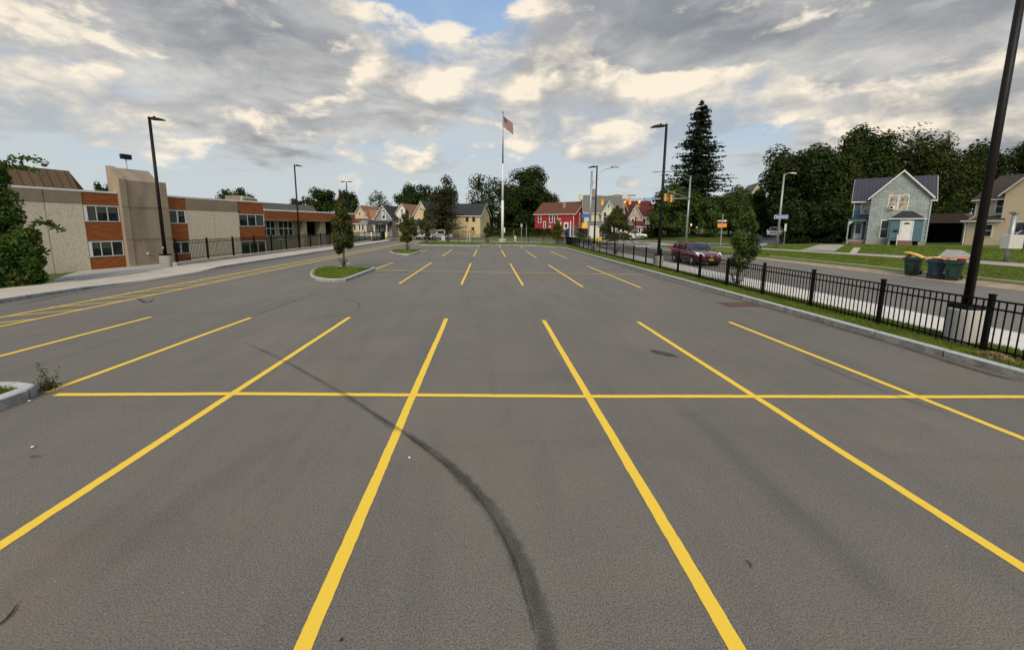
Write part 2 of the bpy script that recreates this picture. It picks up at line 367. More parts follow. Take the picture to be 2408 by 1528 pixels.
M = dict(
    lot=asphalt('lot_asphalt', (.168, .149, .120)), street=asphalt('street_asphalt', (.180, .161, .132), .8, 40),
    yellow=paint('yellow_paint', (1.0, .655, .052)), white_p=paint('white_paint', (.72, .72, .70), .5),
    conc=pm('sidewalk_concrete', (.52, .455, .36), .9, .12, 1.2, dirt=(.30, .27, .23), dirt_amt=.35, bump=.002),
    conc_new=pm('new_sidewalk_concrete', (.74, .68, .59), .9, .07, 1.5, dirt=(.50, .46, .41), dirt_amt=.25),
    conc_old=pm('old_concrete', (.40, .355, .30), .9, .14, 1.0, dirt=(.28, .25, .21), dirt_amt=.4),
    conc_ped=pm('pedestal_concrete', (.46, .45, .41), .9, .14, 2.5, dirt=(.27, .26, .22), dirt_amt=.6, stretch=(1, 1, .35), bump=.004),
    granite=pm('granite_kerb', (.31, .30, .275), .85, .38, 6, dirt=(.15, .13, .10), dirt_amt=.6, bump=.012),
    granite_top=pm('granite_top', (.50, .50, .48), .85, .15, 8, bump=.006),
    ground=grass_ground('lawn', (.055, .080, .012), (.105, .145, .022), (.13, .14, .032)),
    lawn=grass_ground('bright_lawn', (.075, .110, .014), (.14, .20, .028), (.17, .18, .04)),
    dirt=pm('bare_dirt', (.38, .28, .185), .95, .25, 2.2, dirt=(.14, .15, .05), dirt_amt=.35, bump=.01),
    black=pm('black_metal', (.004, .004, .0045), .55, .2, 6, .0, spec=.12), bronze=pm('dark_bronze_pole', (.012, .010, .009), .5, .2, 5, spec=.22),
    galv=pm('galvanised_steel', (.36, .38, .36), .45, .12, 4, .55), white=pm('white_trim', (.74, .73, .70), .6, .07, 3, dirt=(.5, .48, .43), dirt_amt=.3),
    wood=pm('orange_wood_panel', (.30, .088, .022), .55, .42, 1.6, stretch=(.8, .8, 7), detail=7, dirt=(.12, .035, .012), dirt_amt=.5, spec=.3),
    band=pm('tan_concrete_band', (.27, .215, .15), .9, .12, 2, dirt=(.16, .13, .09), dirt_amt=.3),
    tower=pm('tower_concrete', (.33, .26, .185), .92, .14, 1.1, dirt=(.16, .13, .095), dirt_amt=.5, stretch=(1, 1, .35), bump=.006),
    pebble=pm('pebble_dash', (.66, .575, .43), .95, .26, 13, dirt=(.46, .40, .30), dirt_amt=.5, bump=.02),
    glass=glass('dark_glass', (.018, .024, .026)), glass_l=glass('curtained_glass', (.30, .25, .19), .15), dark=pm('dark_interior', (.008, .008, .009), .9, .3, 2),
    blind=pm('grey_blind', (.065, .068, .062), .35, .12, 3, stretch=(.2, .2, 14)), alum=pm('aluminium_frame', (.62, .62, .58), .5, .08, 3, .2), wall_tan=pm('tan_render', (.32, .28, .19), .9, .12, 2, dirt=(.2, .17, .11), dirt_amt=.3),
    mansard=ribbed('brown_metal_roof', (.15, .085, .038), .55, 0, .6, .1, .2, .5, .05), mansard2=ribbed('grey_metal_roof', (.11, .10, .082), .55, 0, .6, .1, .25, .5, .05),
    bark=pm('bark', (.10, .080, .060), .95, .35, 6, bump=.02, stretch=(1, 1, .3)), bark_l=pm('pale_bark', (.22, .19, .15), .95, .3, 5, bump=.02, stretch=(1, 1, .3)),
    red_body=pm('maroon_paint', (.15, .010, .026), .32, .08, 1, .35, coat=1), white_body=pm('white_car_paint', (.46, .47, .48), .35, .03, 1, coat=.6),
    dark_body=pm('dark_car_paint', (.02, .024, .03), .3, .1, 1, .3, coat=1), silver_body=pm('silver_car_paint', (.42, .44, .46), .35, .05, 1, .5, coat=.6),
    tyre=pm('tyre_rubber', (.014, .014, .014), .9, .2, 8), rim=pm('alloy_rim', (.42, .42, .43), .35, .1, 5, .8), chrome=pm('chrome', (.6, .6, .6), .18, .1, 5, 1.0),
    lamp=pm('lamp_glass', (.85, .85, .80), .35, .1, 8), amber=pm('amber_lens', (.75, .25, .03), .3, .1, 8),
    sig_y=pm('signal_yellow', (.82, .42, .06), .5, .1, 4), sig_blk=pm('signal_black', (.01, .01, .01), .7, .2, 4), red_on=emit('red_signal_lens', (1.0, .16, .10), 6.0),
    hand_on=emit('orange_hand_lens', (1.0, .35, .2), 3.0), globe=emit('lit_globe', (1.0, .95, .85), 2.2),
    sign_blue=pm('blue_sign', (.03, .12, .48), .45, .06, 4), sign_white=pm('sign_white', (.80, .80, .80), .5, .04, 4), sign_red=pm('sign_red', (.45, .02, .03), .5, .05, 4), sign_org=pm('sign_orange', (.88, .30, .02), .5, .08, 4),
    bin_green=pm('green_bin_plastic', (.008, .032, .024), .5, .15, 3), bin_blue=pm('navy_bin_plastic', (.008, .030, .042), .5, .15, 3), bin_rb=pm('blue_bin_plastic', (.012, .05, .26), .5, .1, 3),
    lid_y=pm('yellow_lid', (.85, .47, .06), .5, .08, 3), lid_o=pm('orange_lid', (.66, .22, .03), .5, .08, 3), bag=pm('white_rubbish_bag', (.7, .68, .66), .5, .15, 9), bag_r=pm('red_rubbish', (.35, .05, .05), .6, .3, 9),
    blue_w=shingle_wall('pale_green_shingle_wall', (.245, .295, .29), (.345, .385, .36), (.09, .11, .12)), blue_d=siding('blue_board_wall', (.075, .155, .20), .30, .14, (.05, .10, .14)),
    beige_w=siding('beige_siding', (.72, .56, .37), .15, .05), beige_s=siding('upper_beige_siding', (.66, .50, .33), .15, .05), roof_metal=ribbed('charcoal_metal_roof', (.066, .062, .078), .32, 0, .5, .3, .15, .6, .03),
    roof_brown=pm('brown_shingle_roof', (.060, .042, .032), .95, .3, 5, bump=.01), roof_dark=pm('dark_shingle_roof', (.030, .032, .034), .95, .25, 4, bump=.01), roof_tan=pm('tan_shingle_roof', (.27, .14, .075), .95, .18, 4, bump=.01),
    roof_rust=pm('rust_brown_shingle_roof', (.125, .048, .026), .95, .22, 4, bump=.01), roof_grey=pm('grey_shingle_roof', (.15, .145, .135), .95, .2, 4), roof_maroon=pm('maroon_shingle_roof', (.11, .022, .022), .95, .2, 4),
    cream=siding('cream_siding', (.62, .50, .34), .18, .05), grey_s=siding('grey_siding', (.27, .28, .27), .18, .06), yellow_s=siding('yellow_siding', (.60, .48, .27), .18, .05), ochre=siding('ochre_siding', (.40, .28, .12), .18, .06),
    red_s=siding('red_siding', (.36, .022, .030), .15, .10), brick=brickm('brown_brick', (.16, .085, .055), (.22, .12, .08), (.2, .17, .14)), palegr=siding('pale_green_siding', (.60, .60, .40), .18, .05), tan_s=siding('tan_siding', (.36, .28, .19), .18, .05),
    taupe=siding('taupe_siding', (.42, .36, .29), .18, .05), foundation=pm('foundation_stone', (.30, .27, .22), .95, .25, 4, bump=.01), rust=pm('rusty_iron', (.13, .065, .045), .8, .35, 9, bump=.005),
    hyd=pm('cream_hydrant_paint', (.80, .68, .36), .5, .1, 6), boll=pm('yellow_bollard_paint', (.85, .66, .12), .5, .08, 6), cab=pm('grey_cabinet', (.60, .58, .53), .5, .06, 4, .1), wire=pm('cable', (.02, .02, .02), .8, .1, 3),
    leaf_lot=leaf_mat('lot_tree_leaves', (.030, .042, .012), (.11, .13, .036), (.22, .10, .035), .35, .9),
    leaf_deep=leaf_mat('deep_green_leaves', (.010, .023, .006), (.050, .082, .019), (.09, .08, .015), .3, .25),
    leaf_mid=leaf_mat('mid_green_leaves', (.030, .055, .013), (.105, .155, .036)), leaf_olive=leaf_mat('olive_leaves', (.018, .032, .008), (.068, .090, .021), (.15, .085, .02), .35, .3),
    leaf_fir=leaf_mat('fir_needles', (.010, .020, .009), (.032, .048, .020)), leaf_pine=leaf_mat('pine_needles', (.022, .026, .012), (.060, .062, .030), (.10, .05, .03), .4), leaf_brown=leaf_mat('bronze_leaves', (.050, .028, .018), (.10, .065, .035)), leaf_vine=leaf_mat('vine_leaves', (.020, .050, .010), (.095, .165, .030), (.13, .06, .02), .35, 1.0),
    leaf_turn=leaf_mat('turning_leaves', (.05, .065, .012), (.14, .14, .03), (.35, .13, .02), .7, .8), blade=leaf_mat('grass_blades', (.08, .12, .014), (.20, .28, .04), (.30, .25, .07), .4, 1.2), leaf_pale=leaf_mat('pale_leaves', (.06, .075, .03), (.15, .17, .08)),
    hedge=leaf_mat('hedge_leaves', (.018, .034, .010), (.06, .085, .024)),
)

# ------------------------------------------------------------------ ground
def grid(xs, ys, fz, name, m, kind='structure'):
    nx, ny = len(xs), len(ys)
    v = [(x, y, fz(x, y)) for y in ys for x in xs]
    f = [(j*nx+i, j*nx+i+1, (j+1)*nx+i+1, (j+1)*nx+i) for j in range(ny-1) for i in range(nx-1)]
    me = bpy.data.meshes.new(name); me.from_pydata(v, [], f); me.update()
    for p in me.polygons: p.use_smooth = True
    o = link_mesh(name, me, m); tag(o, kind=kind); return o
xs = sorted(set([-900, -500, -300, -200, -150, -120, -100, -90, -80, -70, -18.6, 22.8, 25, 30, 31.6, 38, 60, 34, 44]+list(range(-60, 60, 1))+[62, 66, 70, 75, 80, 90, 100, 120, 150, 200, 300, 500, 900]))
ys = sorted(set([-300, -100, -50, -20, -10]+[y for y in range(-5, 100, 1)]+[105, 110, 115, 120, 130, 140, 150, 160, 180, 200, 250, 300, 400, 600, 900, 1500]))
grid(xs, ys, lambda x, y: zt(x, y)-.04, 'ground', M['ground'])

def sheet(name, p00, p10, p11, p01, dz, m, nx=8, ny=8, parent=None):
    # draped quad
    v = []; f = []
    for j in range(ny+1):
        for i in range(nx+1):
            a, b = i/nx, j/ny
            X = (p00[0]*(1-a)+p10[0]*a)*(1-b)+(p01[0]*(1-a)+p11[0]*a)*b
            Y = (p00[1]*(1-a)+p10[1]*a)*(1-b)+(p01[1]*(1-a)+p11[1]*a)*b
            v.append((X, Y, zt(X, Y)+dz))
    for j in range(ny):
        for i in range(nx): k = j*(nx+1)+i; f.append((k, k+1, k+nx+2, k+nx+1))
    me = bpy.data.meshes.new(name); me.from_pydata(v, [], f); me.update(); o = link_mesh(name, me, m, parent)
    if not parent: tag(o, kind='structure')
    return o
def flat(name, pts, z, m, parent=None):
    o = MB().poly([(p[0], p[1], z) for p in pts]).build(name, m, parent)
    if not parent: tag(o, kind='structure')
    return o
def kerb(name, pts, w=.15, h=.15, z0=-.05, inner=None):
    # polyline kerb; the body sits on the left side of the walking direction; joints every 2 m
    pts = [Vector((p[0], p[1], 0)) for p in pts]; n = len(pts); L = []
    for i in range(n):
        a = pts[max(0, i-1)]; b = pts[min(n-1, i+1)]; d = (b-a).normalized(); L.append(Vector((-d.y, d.x, 0)))
    hz = [h]*n if not isinstance(h, (list, tuple)) else h
    mb = MB(); mt = MB()
    for i in range(n-1):
        a, b = pts[i], pts[i+1]; seg = (b-a).length; k = max(1, round(seg/1.6))
        for q in range(k):
            t0, t1 = q/k, (q+1)/k; g = .016/seg if k > 1 or seg > 1.2 else 0
            s0 = t0+g; s1 = t1-g
            def P_(t, off): return a.lerp(b, t)+L[i].lerp(L[i+1], t)*off
            h0 = hz[i]*(1-s0)+hz[i+1]*s0; h1 = hz[i]*(1-s1)+hz[i+1]*s1
            jit = random.uniform(-.006, .006)
            A0, A1, B1, B0 = P_(s0, jit), P_(s1, jit), P_(s1, w), P_(s0, w)
            c0, c1 = P_(s0, jit+.02), P_(s1, jit+.02)
            vs = [(*A0.xy, z0), (*A1.xy, z0), (*B1.xy, z0), (*B0.xy, z0), (*A0.xy, h0-.02), (*A1.xy, h1-.02), (*c0.xy, h0), (*c1.xy, h1), (*B1.xy, h1), (*B0.xy, h0)]
            mb.add(vs, [(0, 1, 5, 4), (0, 4, 6, 9, 3), (1, 2, 8, 7, 5), (2, 3, 9, 8)])
            mt.add([vs[4], vs[5], vs[7], vs[6], vs[8], vs[9]], [(0, 1, 2, 3), (3, 2, 4, 5)])
    o = struct(name, mb, M['granite']); t = mt.build('kerb_top', M['granite_top'], o); return o

lot = flat('parking_lot', [(-15.6, -9), (9.42, -9), (9.3, 22), (9.0, 46), (7.2, 49.5), (6.3, 52.2), (-1, 54), (-1, 51), (-8.8, 51.8), (-9.6, 55), (-10.3, 64), (-10.0, 70.5), (-15.1, 71.5), (-15.3, 60), (-15.6, 30)], 0.0, M['lot'])
def stripe(a, b, w=.10, z=.004, m=None, name='stall_line', parent=lot):
    a = Vector((a[0], a[1])); b = Vector((b[0], b[1])); L = (b-a).length; d = (b-a)/L; nrm = Vector((-d.y, d.x))
    k = max(2, int(L/.05)) if L < 14 else max(2, int(L/.25)); vs = []; drift = 0.0
    for i in range(k+1):
        p_ = a+d*(L*i/k); drift = drift*.97+random.gauss(0, .0008)
        vs += [(*(p_+nrm*(w/2+drift+random.gauss(0, .0016))), z), (*(p_-nrm*(w/2-drift+random.gauss(0, .0016))), z)]
    return MB().add(vs, [(2*i, 2*i+1, 2*i+3, 2*i+2) for i in range(k)]).build(name, m or M['yellow'], parent)
stripe((-9.37, 11.6), (-9.6, 5.2), .11)
stripe((-6.60, 11.44), (-6.80, 6.33), .11)
for x0, x1, yt, yb in ((-3.90, -3.96, 11.44, .5), (-1.16, -1.14, 11.21, .4), (1.56, 1.56, 10.94, .3), (4.15, 4.17, 10.68, .2), (6.73, 6.76, 10.62, .1)): stripe((x0, yt), (x1, yb), .11)
stripe((-6.55, 6.23), (-3.9, 6.16), .105, .008); stripe((-3.9, 6.16), (1.57, 5.84), .105, .008); stripe((1.57, 5.84), (9.2, 5.52), .105, .008)
for x, yt, ym, yb in ((-3.93, 28.7, 23.2, 18.1), (-1.16, 28.2, 22.9, 17.85), (1.565, 27.9, 22.6, 17.6), (4.12, 27.1, 22.2, 17.1), (6.6, 26.3, 21.8, 16.85)): stripe((x, yt), (x, yb))
stripe((-6.6, 28.6), (-6.6, 23.6)); stripe((-6.4, 23.4), (8.9, 21.6), .09, .008)
for x, yt, yb in ((-3.82, 44.1, 34.7), (-1.16, 44.2, 34.4), (1.5, 43.7, 34.1), (4.0, 42.5, 32.9), (6.48, 41.9, 32.5)): stripe((x, yt), (x, yb))
stripe((-6.4, 44.3), (-6.4, 39.2)); stripe((-6.3, 39.4), (8.3, 37.2), .09, .008)
stripe((-9.4, 28.2), (-9.1, 23.6)); stripe((-9.6, 44), (-9.4, 40.6))
stripe((1.55, 53.1), (1.55, 48.6)); stripe((4.2, 52.4), (4.2, 47.4)); stripe((-1.1, 50.6), (-1.1, 48.8))
for y in np.arange(-3.0, 69.5, 1.33):
    s = (y+3)/72; xu = -13.38+1.2*max(0, (y-20)/50); xl = -12.16+.7*max(0, (y-20)/50)
    stripe((xu, y), (xl, y+1.12), .085, .004, name='hatch_line')
stripe((-13.4, -4), (-13.22, 20), .10, .008, name='lane_line'); stripe((-13.22, 20), (-12.1, 70.5), .10, .008, name='lane_line')
stripe((-12.17, -4), (-12.12, 20), .10, .008, name='lane_line'); stripe((-12.12, 20), (-11.4, 70.0), .10, .008, name='lane_line')

def soft_mark(name, pts, widths, strength, col=(.018, .022, .018), z=.012, sc=14, ragged=.5):
    # a worn smear on the asphalt: a ribbon whose cover fades towards its edges
    m = bpy.data.materials.new(name); m.use_nodes = True; T = NT(m.node_tree); b = T.n['Principled BSDF']; o_ = T.n['Material Output']
    uv = T.node('ShaderNodeUVMap').outputs[0]; u, v, _ = T.sep(uv); geo = T.node('ShaderNodeNewGeometry').outputs['Position']
    e = T.m('SUBTRACT', 1.0, T.m('ABSOLUTE', T.m('MULTIPLY_ADD', u, 2.0, -1.0)))
    n = T.noise(geo, sc, 6, .7); n2 = T.noise(geo, 80, 3, .7); n3 = T.noise(geo, 1.7, 4, .6)
    e2 = T.ss(T.m('ADD', e, T.m('MULTIPLY', T.m('SUBTRACT', n, .5), ragged)), .05, .75)
    a = T.m('MULTIPLY', T.m('MULTIPLY', e2, T.m('MULTIPLY_ADD', T.ss(n2, .25, .6), .5, .5)), T.m('MULTIPLY', v, strength))
    a = T.m('MULTIPLY', a, T.m('MULTIPLY_ADD', T.ss(n3, .3, .65), .55, .45))
    T.put(b.inputs['Base Color'], (*col, 1)); b.inputs['Roughness'].default_value = .8
    tr = T.node('ShaderNodeBsdfTransparent'); mx = T.node('ShaderNodeMixShader'); T.put(mx.inputs[0], a)
    T.l.new(tr.outputs[0], mx.inputs[1]); T.l.new(b.outputs[0], mx.inputs[2]); T.l.new(mx.outputs[0], o_.inputs[0])
    P3 = [Vector((p[0], p[1])) for p in pts]; vs = []; fs = []; uvs = []
    # resample with Catmull-Rom
    Q = []; Wd = []; n_ = len(P3)
    for i in range(n_-1):
        p0, p1, p2, p3 = P3[max(0, i-1)], P3[i], P3[i+1], P3[min(n_-1, i+2)]
        for k in range(8):
            t = k/8; Q.append(.5*((2*p1)+(p2-p0)*t+(2*p0-5*p1+4*p2-p3)*t*t+(3*p1-3*p2+p3-p0)*t**3)); Wd.append(widths[i]*(1-t)+widths[i+1]*t)
    Q.append(P3[-1]); Wd.append(widths[-1]); K = len(Q)
    for i, q in enumerate(Q):
        d = (Q[min(K-1, i+1)]-Q[max(0, i-1)]).normalized(); nn = Vector((-d.y, d.x))*Wd[i]/2
        vs += [(*(q+nn), z), (*(q-nn), z)]; vv = min(1, 6*i/K, 6*(K-1-i)/K+ (1 if name == 'tyre_smear' else 0)); uvs += [(0, vv), (1, vv)]
    fs = [(2*i, 2*i+1, 2*i+3, 2*i+2) for i in range(K-1)]
    me = bpy.data.meshes.new(name); me.from_pydata(vs, [], fs); ul = me.uv_layers.new(name='UVMap')
    for lp in me.loops: ul.data[lp.index].uv = uvs[lp.vertex_index]
    me.update(); return link_mesh(name, me, m, lot)
def g2d(*pp): return [gt(x, y).xy for x, y in pp]
soft_mark('tyre_smear', g2d((930, 1006), (975, 1035), (1050, 1092), (1130, 1172), (1190, 1262), (1240, 1370), (1275, 1470), (1305, 1600)), [.10, .13, .17, .21, .22, .21, .20, .19], .56, (.026, .032, .024), sc=7, ragged=1.6)
soft_mark('tyre_smear', g2d((790, 912), (880, 975), (930, 1006), (990, 1052), (1060, 1110)), [.03, .05, .06, .05, .03], .55, sc=9, ragged=1.2)
soft_mark('tyre_smear', g2d((560, 800), (650, 842), (760, 900), (850, 958), (935, 1018)), [.07, .10, .12, .14, .12], .34, sc=5, ragged=1.3)
soft_mark('tyre_streak', g2d((1080, 1118), (1150, 1210), (1205, 1320), (1240, 1430), (1262, 1528)), [.02, .04, .05, .04, .03], .6, sc=12, ragged=1.0)
soft_mark('tyre_arc', g2d((600, 716), (690, 708), (770, 704), (825, 708), (845, 718), (838, 732), (790, 744), (700, 754), (600, 758)), [.07]*9, .42, sc=6)
soft_mark('crack', g2d((590, 746), (640, 728), (700, 706), (775, 680)), [.06]*4, .7)
soft_mark('crack', g2d((-20, 1490), (8, 1470), (26, 1448), (48, 1424)), [.02, .02, .02, .012], 1.6, (.01, .01, .01), ragged=1.4)
soft_mark('dark_track', g2d((1560, 930), (1650, 1000), (1780, 1130), (1960, 1300), (2150, 1480)), [.4]*5, .11, (.05, .045, .04), sc=3)  # broad, faintly darker tracks on the asphalt
soft_mark('dark_track', g2d((700, 1010), (560, 1100), (380, 1230), (150, 1400)), [.5]*4, .08, (.05, .045, .04), sc=3)
soft_mark('dark_track', g2d((1860, 830), (1950, 870), (2100, 930), (2250, 985)), [.18]*4, .22, (.05, .045, .04), sc=3)
soft_mark('oil_stain', g2d((1530, 824), (1550, 830), (1572, 836), (1598, 842)), [.18, .42, .36, .1], .62, (.02, .02, .02), sc=5, ragged=1.2)
soft_mark('grime', g2d((2408, 900), (2296, 872), (2032, 790), (1760, 712), (1543, 652), (1400, 606)), [.2, .24, .2, .16, .2, .25], .8, (.075, .058, .04), sc=6)
soft_mark('grime', g2d((20, 722), (137, 697), (275, 675), (441, 648), (602, 622), (787, 591)), [.3]*6, .5, (.08, .065, .05), sc=6)
soft_mark('grime', g2d((860, 645), (900, 641), (950, 640), (1000, 638)), [.12, .3, .3, .1], .6, (.03, .028, .026), sc=4)
soft_mark('grime', g2d((320, 700), (345, 712), (362, 704)), [.1, .2, .1], .6, (.03, .028, .026), sc=4)
c = gt(1738, 716); MB().poly([(c.x-.62, c.y-.36, .009), (c.x+.60, c.y-.42, .009), (c.x+.66, c.y+.34, .009), (c.x-.58, c.y+.40, .009)]).build('drain_grate', M['rust'], lot)

# kerbs
kerb('kerb', [(9.42, -8), (9.40, 6), (9.35, 12), (9.25, 20), (9.12, 28), (9.0, 40), (8.9, 46.6), (8.1, 48.6), (6.9, 50.2), (6.3, 52.2), (-1.0, 54.0), (-1.02, 51.0), (-4, 51.4), (-8.6, 51.9), (-9.4, 53), (-9.9, 58), (-10.3, 63), (-9.8, 66), (-8.2, 68.4)][::-1], h=.15)
kl = [(-15.6, -8), (-15.62, 14.5), (-15.62, 16.4), (-15.6, 19), (-15.58, 22.5), (-15.55, 24.5), (-15.5, 30), (-15.42, 42), (-15.2, 55), (-15.2, 63), (-15.6, 67), (-17, 70)]
kerb('kerb', kl, h=[.15, .15, .13, .02, .02, .14, .15, .15, .15, .15, .15, .15])
# left pavement: raised slab with flush ramp
def strip_rows(name, rows, m, dz=.0):
    # rows: (Y, x_left, x_right, z)
    mb = MB(); v = []; f = []
    for Y, a, b, z in rows: v += [(a, Y, z), (b, Y, z)]
    for i in range(len(rows)-1): f.append((2*i, 2*i+1, 2*i+3, 2*i+2))
    mb.add(v, f); return struct(name, mb, m)
strip_rows('sidewalk', [(-8, -18.1, -15.7, .14), (14.5, -18.1, -15.72, .14), (16.4, -18.1, -15.72, .12), (19, -18.1, -15.7, .012), (22.5, -18.1, -15.68, .012), (24.5, -18.05, -15.65, .13), (42, -17.75, -15.52, .14), (62, -17.1, -15.3, .14), (66, -17.0, -15.7, .14), (69, -17.4, -16.8, .14)], M['conc'])
sheet('apron', (-18.15, 17.3), (-18.15, 24.2), (facade_x(36)+.3, 36.0), (facade_x(33)+.3, 33.6), .025, M['conc_old'], 12, 24)
sheet('apron', (-18.15, 24.2), (-18.15, 25.2), (facade_x(38)+.3, 38.6), (facade_x(36)+.3, 36.0), .03, M['conc_old'], 4, 24)
# right verge, pavement, street
strip_rows('verge', [(-8, 9.5, 11.05, .12), (20, 9.4, 11.05, .12), (40, 9.15, 11.1, .12), (47, 9.1, 11.15, .12), (49, 8.2, 11.2, .12), (50.6, 7.0, 11.3, .12), (52.4, 6.3, 11.5, .11), (60, 5.4, 12.2, .06), (62, 5.4, 13, .03)], M['lawn'])
struct('verge', MB().add([(-8.5, 52, .12), (-1.1, 51.2, .12), (-1.1, 54.1, .12), (6.3, 52.35, .12), (6.0, 62.5, .03), (-9.2, 68, .03), (-10.1, 62, .12), (-9.6, 57, .12)], [(0, 1, 2, 7), (2, 3, 4), (2, 4, 5), (2, 5, 6, 7)]), M['lawn'])
strip_rows('sidewalk', [(-8, 11.05, 12.82, .13), (46, 11.15, 12.85, .13), (56, 11.6, 13.4, .12), (60, 12.5, 15.5, .04)], M['conc_new'])
flat('sidewalk', [(-9.0, 69.6), (-9.2, 67.9), (14.5, 60.1), (15.0, 61.8)], .05, M['conc_new'])
kerb('kerb', [(12.97, -8), (13.0, 46), (13.5, 54), (14.3, 58.5), (16, 61.2)], h=.13)
street_pts = [(12.97, -9), (22.9, -9), (22.85, 40), (23.2, 54), (25, 58), (70, 43), (70, 54), (24, 69), (-60, 97), (-60, 88.5), (-12, 72.6), (14.3, 64.0), (15.6, 62.5), (15.6, 60.5), (13.5, 56), (13.0, 46)]
flat('street', street_pts, .002, M['street'])
st2 = struct('street_markings', MB().poly([(13.3, -8, .006), (13.38, -8, .006), (13.38, 46, .006), (13.3, 46, .006)]), M['white_p'])
for k, (x, y) in enumerate([(14.2+i*1.15, 52.3+.05*i) for i in range(8)]): MB().poly([(x, y, .007), (x+.55, y-.1, .007), (x+.62, y+3.0, .007), (x+.07, y+3.1, .007)]).build('crosswalk_bar', M['white_p'], st2)
for k, (x, y) in enumerate([(15.3+i*1.25, 73.5-.41*i*1.0) for i in range(9)]): MB().poly([(x, y-2.6, .007), (x+.6, y-2.8, .007), (x+.9, y+.2, .007), (x+.3, y+.4, .007)]).build('crosswalk_bar', M['white_p'], st2)
for i in range(7): x, y = 24.6+.15*i, 57.3+i*1.35; MB().poly([(x, y, .007), (x+3.0, y-1.0, .007), (x+3.1, y-.4, .007), (x+.1, y+.6, .007)]).build('crosswalk_bar', M['white_p'], st2)
sheet('dirt_verge', (22.85, -8), (24.7, -8), (24.4, 36), (22.85, 38), .006, M['dirt'], 4, 44)
sheet('verge', (24.85, -8), (29.0, -8), (28.8, 52), (23.4, 52), .02, M['lawn'], 8, 60)
kp = [(24.75, y) for y in range(-8, 37, 3)]
mbk = MB()
for (xa, ya), (xb, yb) in zip(kp, kp[1:]):
    za, zb = zt(xa, ya)+.07, zt(xb, yb)+.07
    mbk.add([(xa-.08, ya, za-.25), (xb-.08, yb, zb-.25), (xb+.08, yb, zb-.25), (xa+.08, ya, za-.25), (xa-.08, ya, za), (xb-.08, yb, zb), (xb+.08, yb, zb), (xa+.08, ya, za)], [(0, 1, 5, 4), (4, 5, 6, 7), (2, 3, 7, 6)])
struct('kerb', mbk, M['conc'])
sheet('sidewalk', (29.2, -8), (30.7, -8), (30.7, 50), (29.0, 52), .035, M['conc_old'], 3, 60)
sheet('yard', (30.7, -8), (60, -8), (60, 50), (30.7, 50), .0, M['lawn'], 30, 58)
CLEAR = []
def drv(name, px, m='conc_old', dz=.045):
    q = [gt(*p) for p in px]; CLEAR.append([(v.x, v.y) for v in q]); return sheet(name, q[0], q[1], q[2], q[3], dz, M[m], 8, 8)
drv('driveway', [(1880, 589), (1962, 592), (1990, 576.5), (1930, 575.5)])
drv('driveway', [(1783, 580), (1800, 578), (1840, 560.5), (1795, 558)])
drv('driveway', [(2200, 607), (2300, 609), (2262, 590), (2225, 588)])
drv('garden_path', [(1995, 597.5), (2012, 599), (2024, 584), (2008, 583)], 'conc')
sheet('far_sidewalk', (-10, 84.6), (34, 70.3), (34, 71.9), (-10, 86.2), .02, M['conc'], 40, 2)
sheet('far_sidewalk', (26, 68.9), (60, 57.8), (60, 58.8), (26, 69.9), .02, M['conc'], 30, 2)

# ------------------------------------------------------------------ grass tufts
def tufts(name, n, region, size, m, zoff, group=None):
    # region: function returning (X, Y) arrays
    X, Y = region(n)
    for q in CLEAR:
        ins = np.zeros(len(X), bool)
        for (x0, y0), (x1, y1) in zip(q, q[1:]+q[:1]):
            c_ = ((y0 > Y) != (y1 > Y)) & (X < (x1-x0)*(Y-y0)/((y1-y0) or 1e-9)+x0); ins ^= c_
        X, Y = X[~ins], Y[~ins]
    n = len(X)
    h = rng.uniform(.5, 1.2, n)*size; a = rng.uniform(0, 2*np.pi, n); lean = rng.normal(0, .35, (n, 2))*h[:, None]
    w = size*.13
    base = np.stack([X, Y, np.array([zoff(x, y) for x, y in zip(X, Y)])], 1)
    dx = np.stack([np.cos(a)*w, np.sin(a)*w, np.zeros(n)], 1); tip = base+np.stack([lean[:, 0], lean[:, 1], h], 1)
    v = np.concatenate([base-dx, base+dx, tip], 1).reshape(-1, 3)
    me = bpy.data.meshes.new(name); me.vertices.add(3*n); me.vertices.foreach_set('co', v.ravel())
    me.loops.add(3*n); me.loops.foreach_set('vertex_index', np.arange(3*n)); me.polygons.add(n); me.polygons.foreach_set('loop_start', np.arange(0, 3*n, 3))
    me.polygons.foreach_set('loop_total', np.full(n, 3)); me.update(calc_edges=True); me.validate()
    return tag(link_mesh(name, me, m), kind='stuff', label=group, cat='grass')
def reg_strip(n):
    Y = 4.5+45*rng.random(n)**1.9; X = 9.5+(11.1-9.5)*rng.random(n); return X, Y
tufts('grass', 60000, reg_strip, .07, M['blade'], lambda x, y: .115, 'short green grass along the foot of the black picket fence')
def reg_rect(x0, x1, y0, y1): return lambda n: (rng.uniform(x0, x1, n), rng.uniform(y0, y1, n))
tufts('grass', 26000, reg_rect(24.9, 28.9, 12, 40), .11, M['blade'], lambda x, y: zt(x, y)+.01, 'green grass strip between far kerb and far sidewalk')
tufts('grass', 24000, reg_rect(30.8, 42, 18, 44), .13, M['blade'], lambda x, y: zt(x, y)-.01, 'grass in the front yards across the street')
tufts('grass', 9000, lambda n: (-rng.uniform(18.2, 24, n), rng.uniform(10, 20, n)), .10, M['blade'], lambda x, y: zt(x, y)-.03, 'patch of grass between sidewalk and school wall')
tufts('grass', 14000, reg_rect(-9.5, 9, 52.5, 61), .10, M['blade'], lambda x, y: .09, 'grass strip around the flagpole')

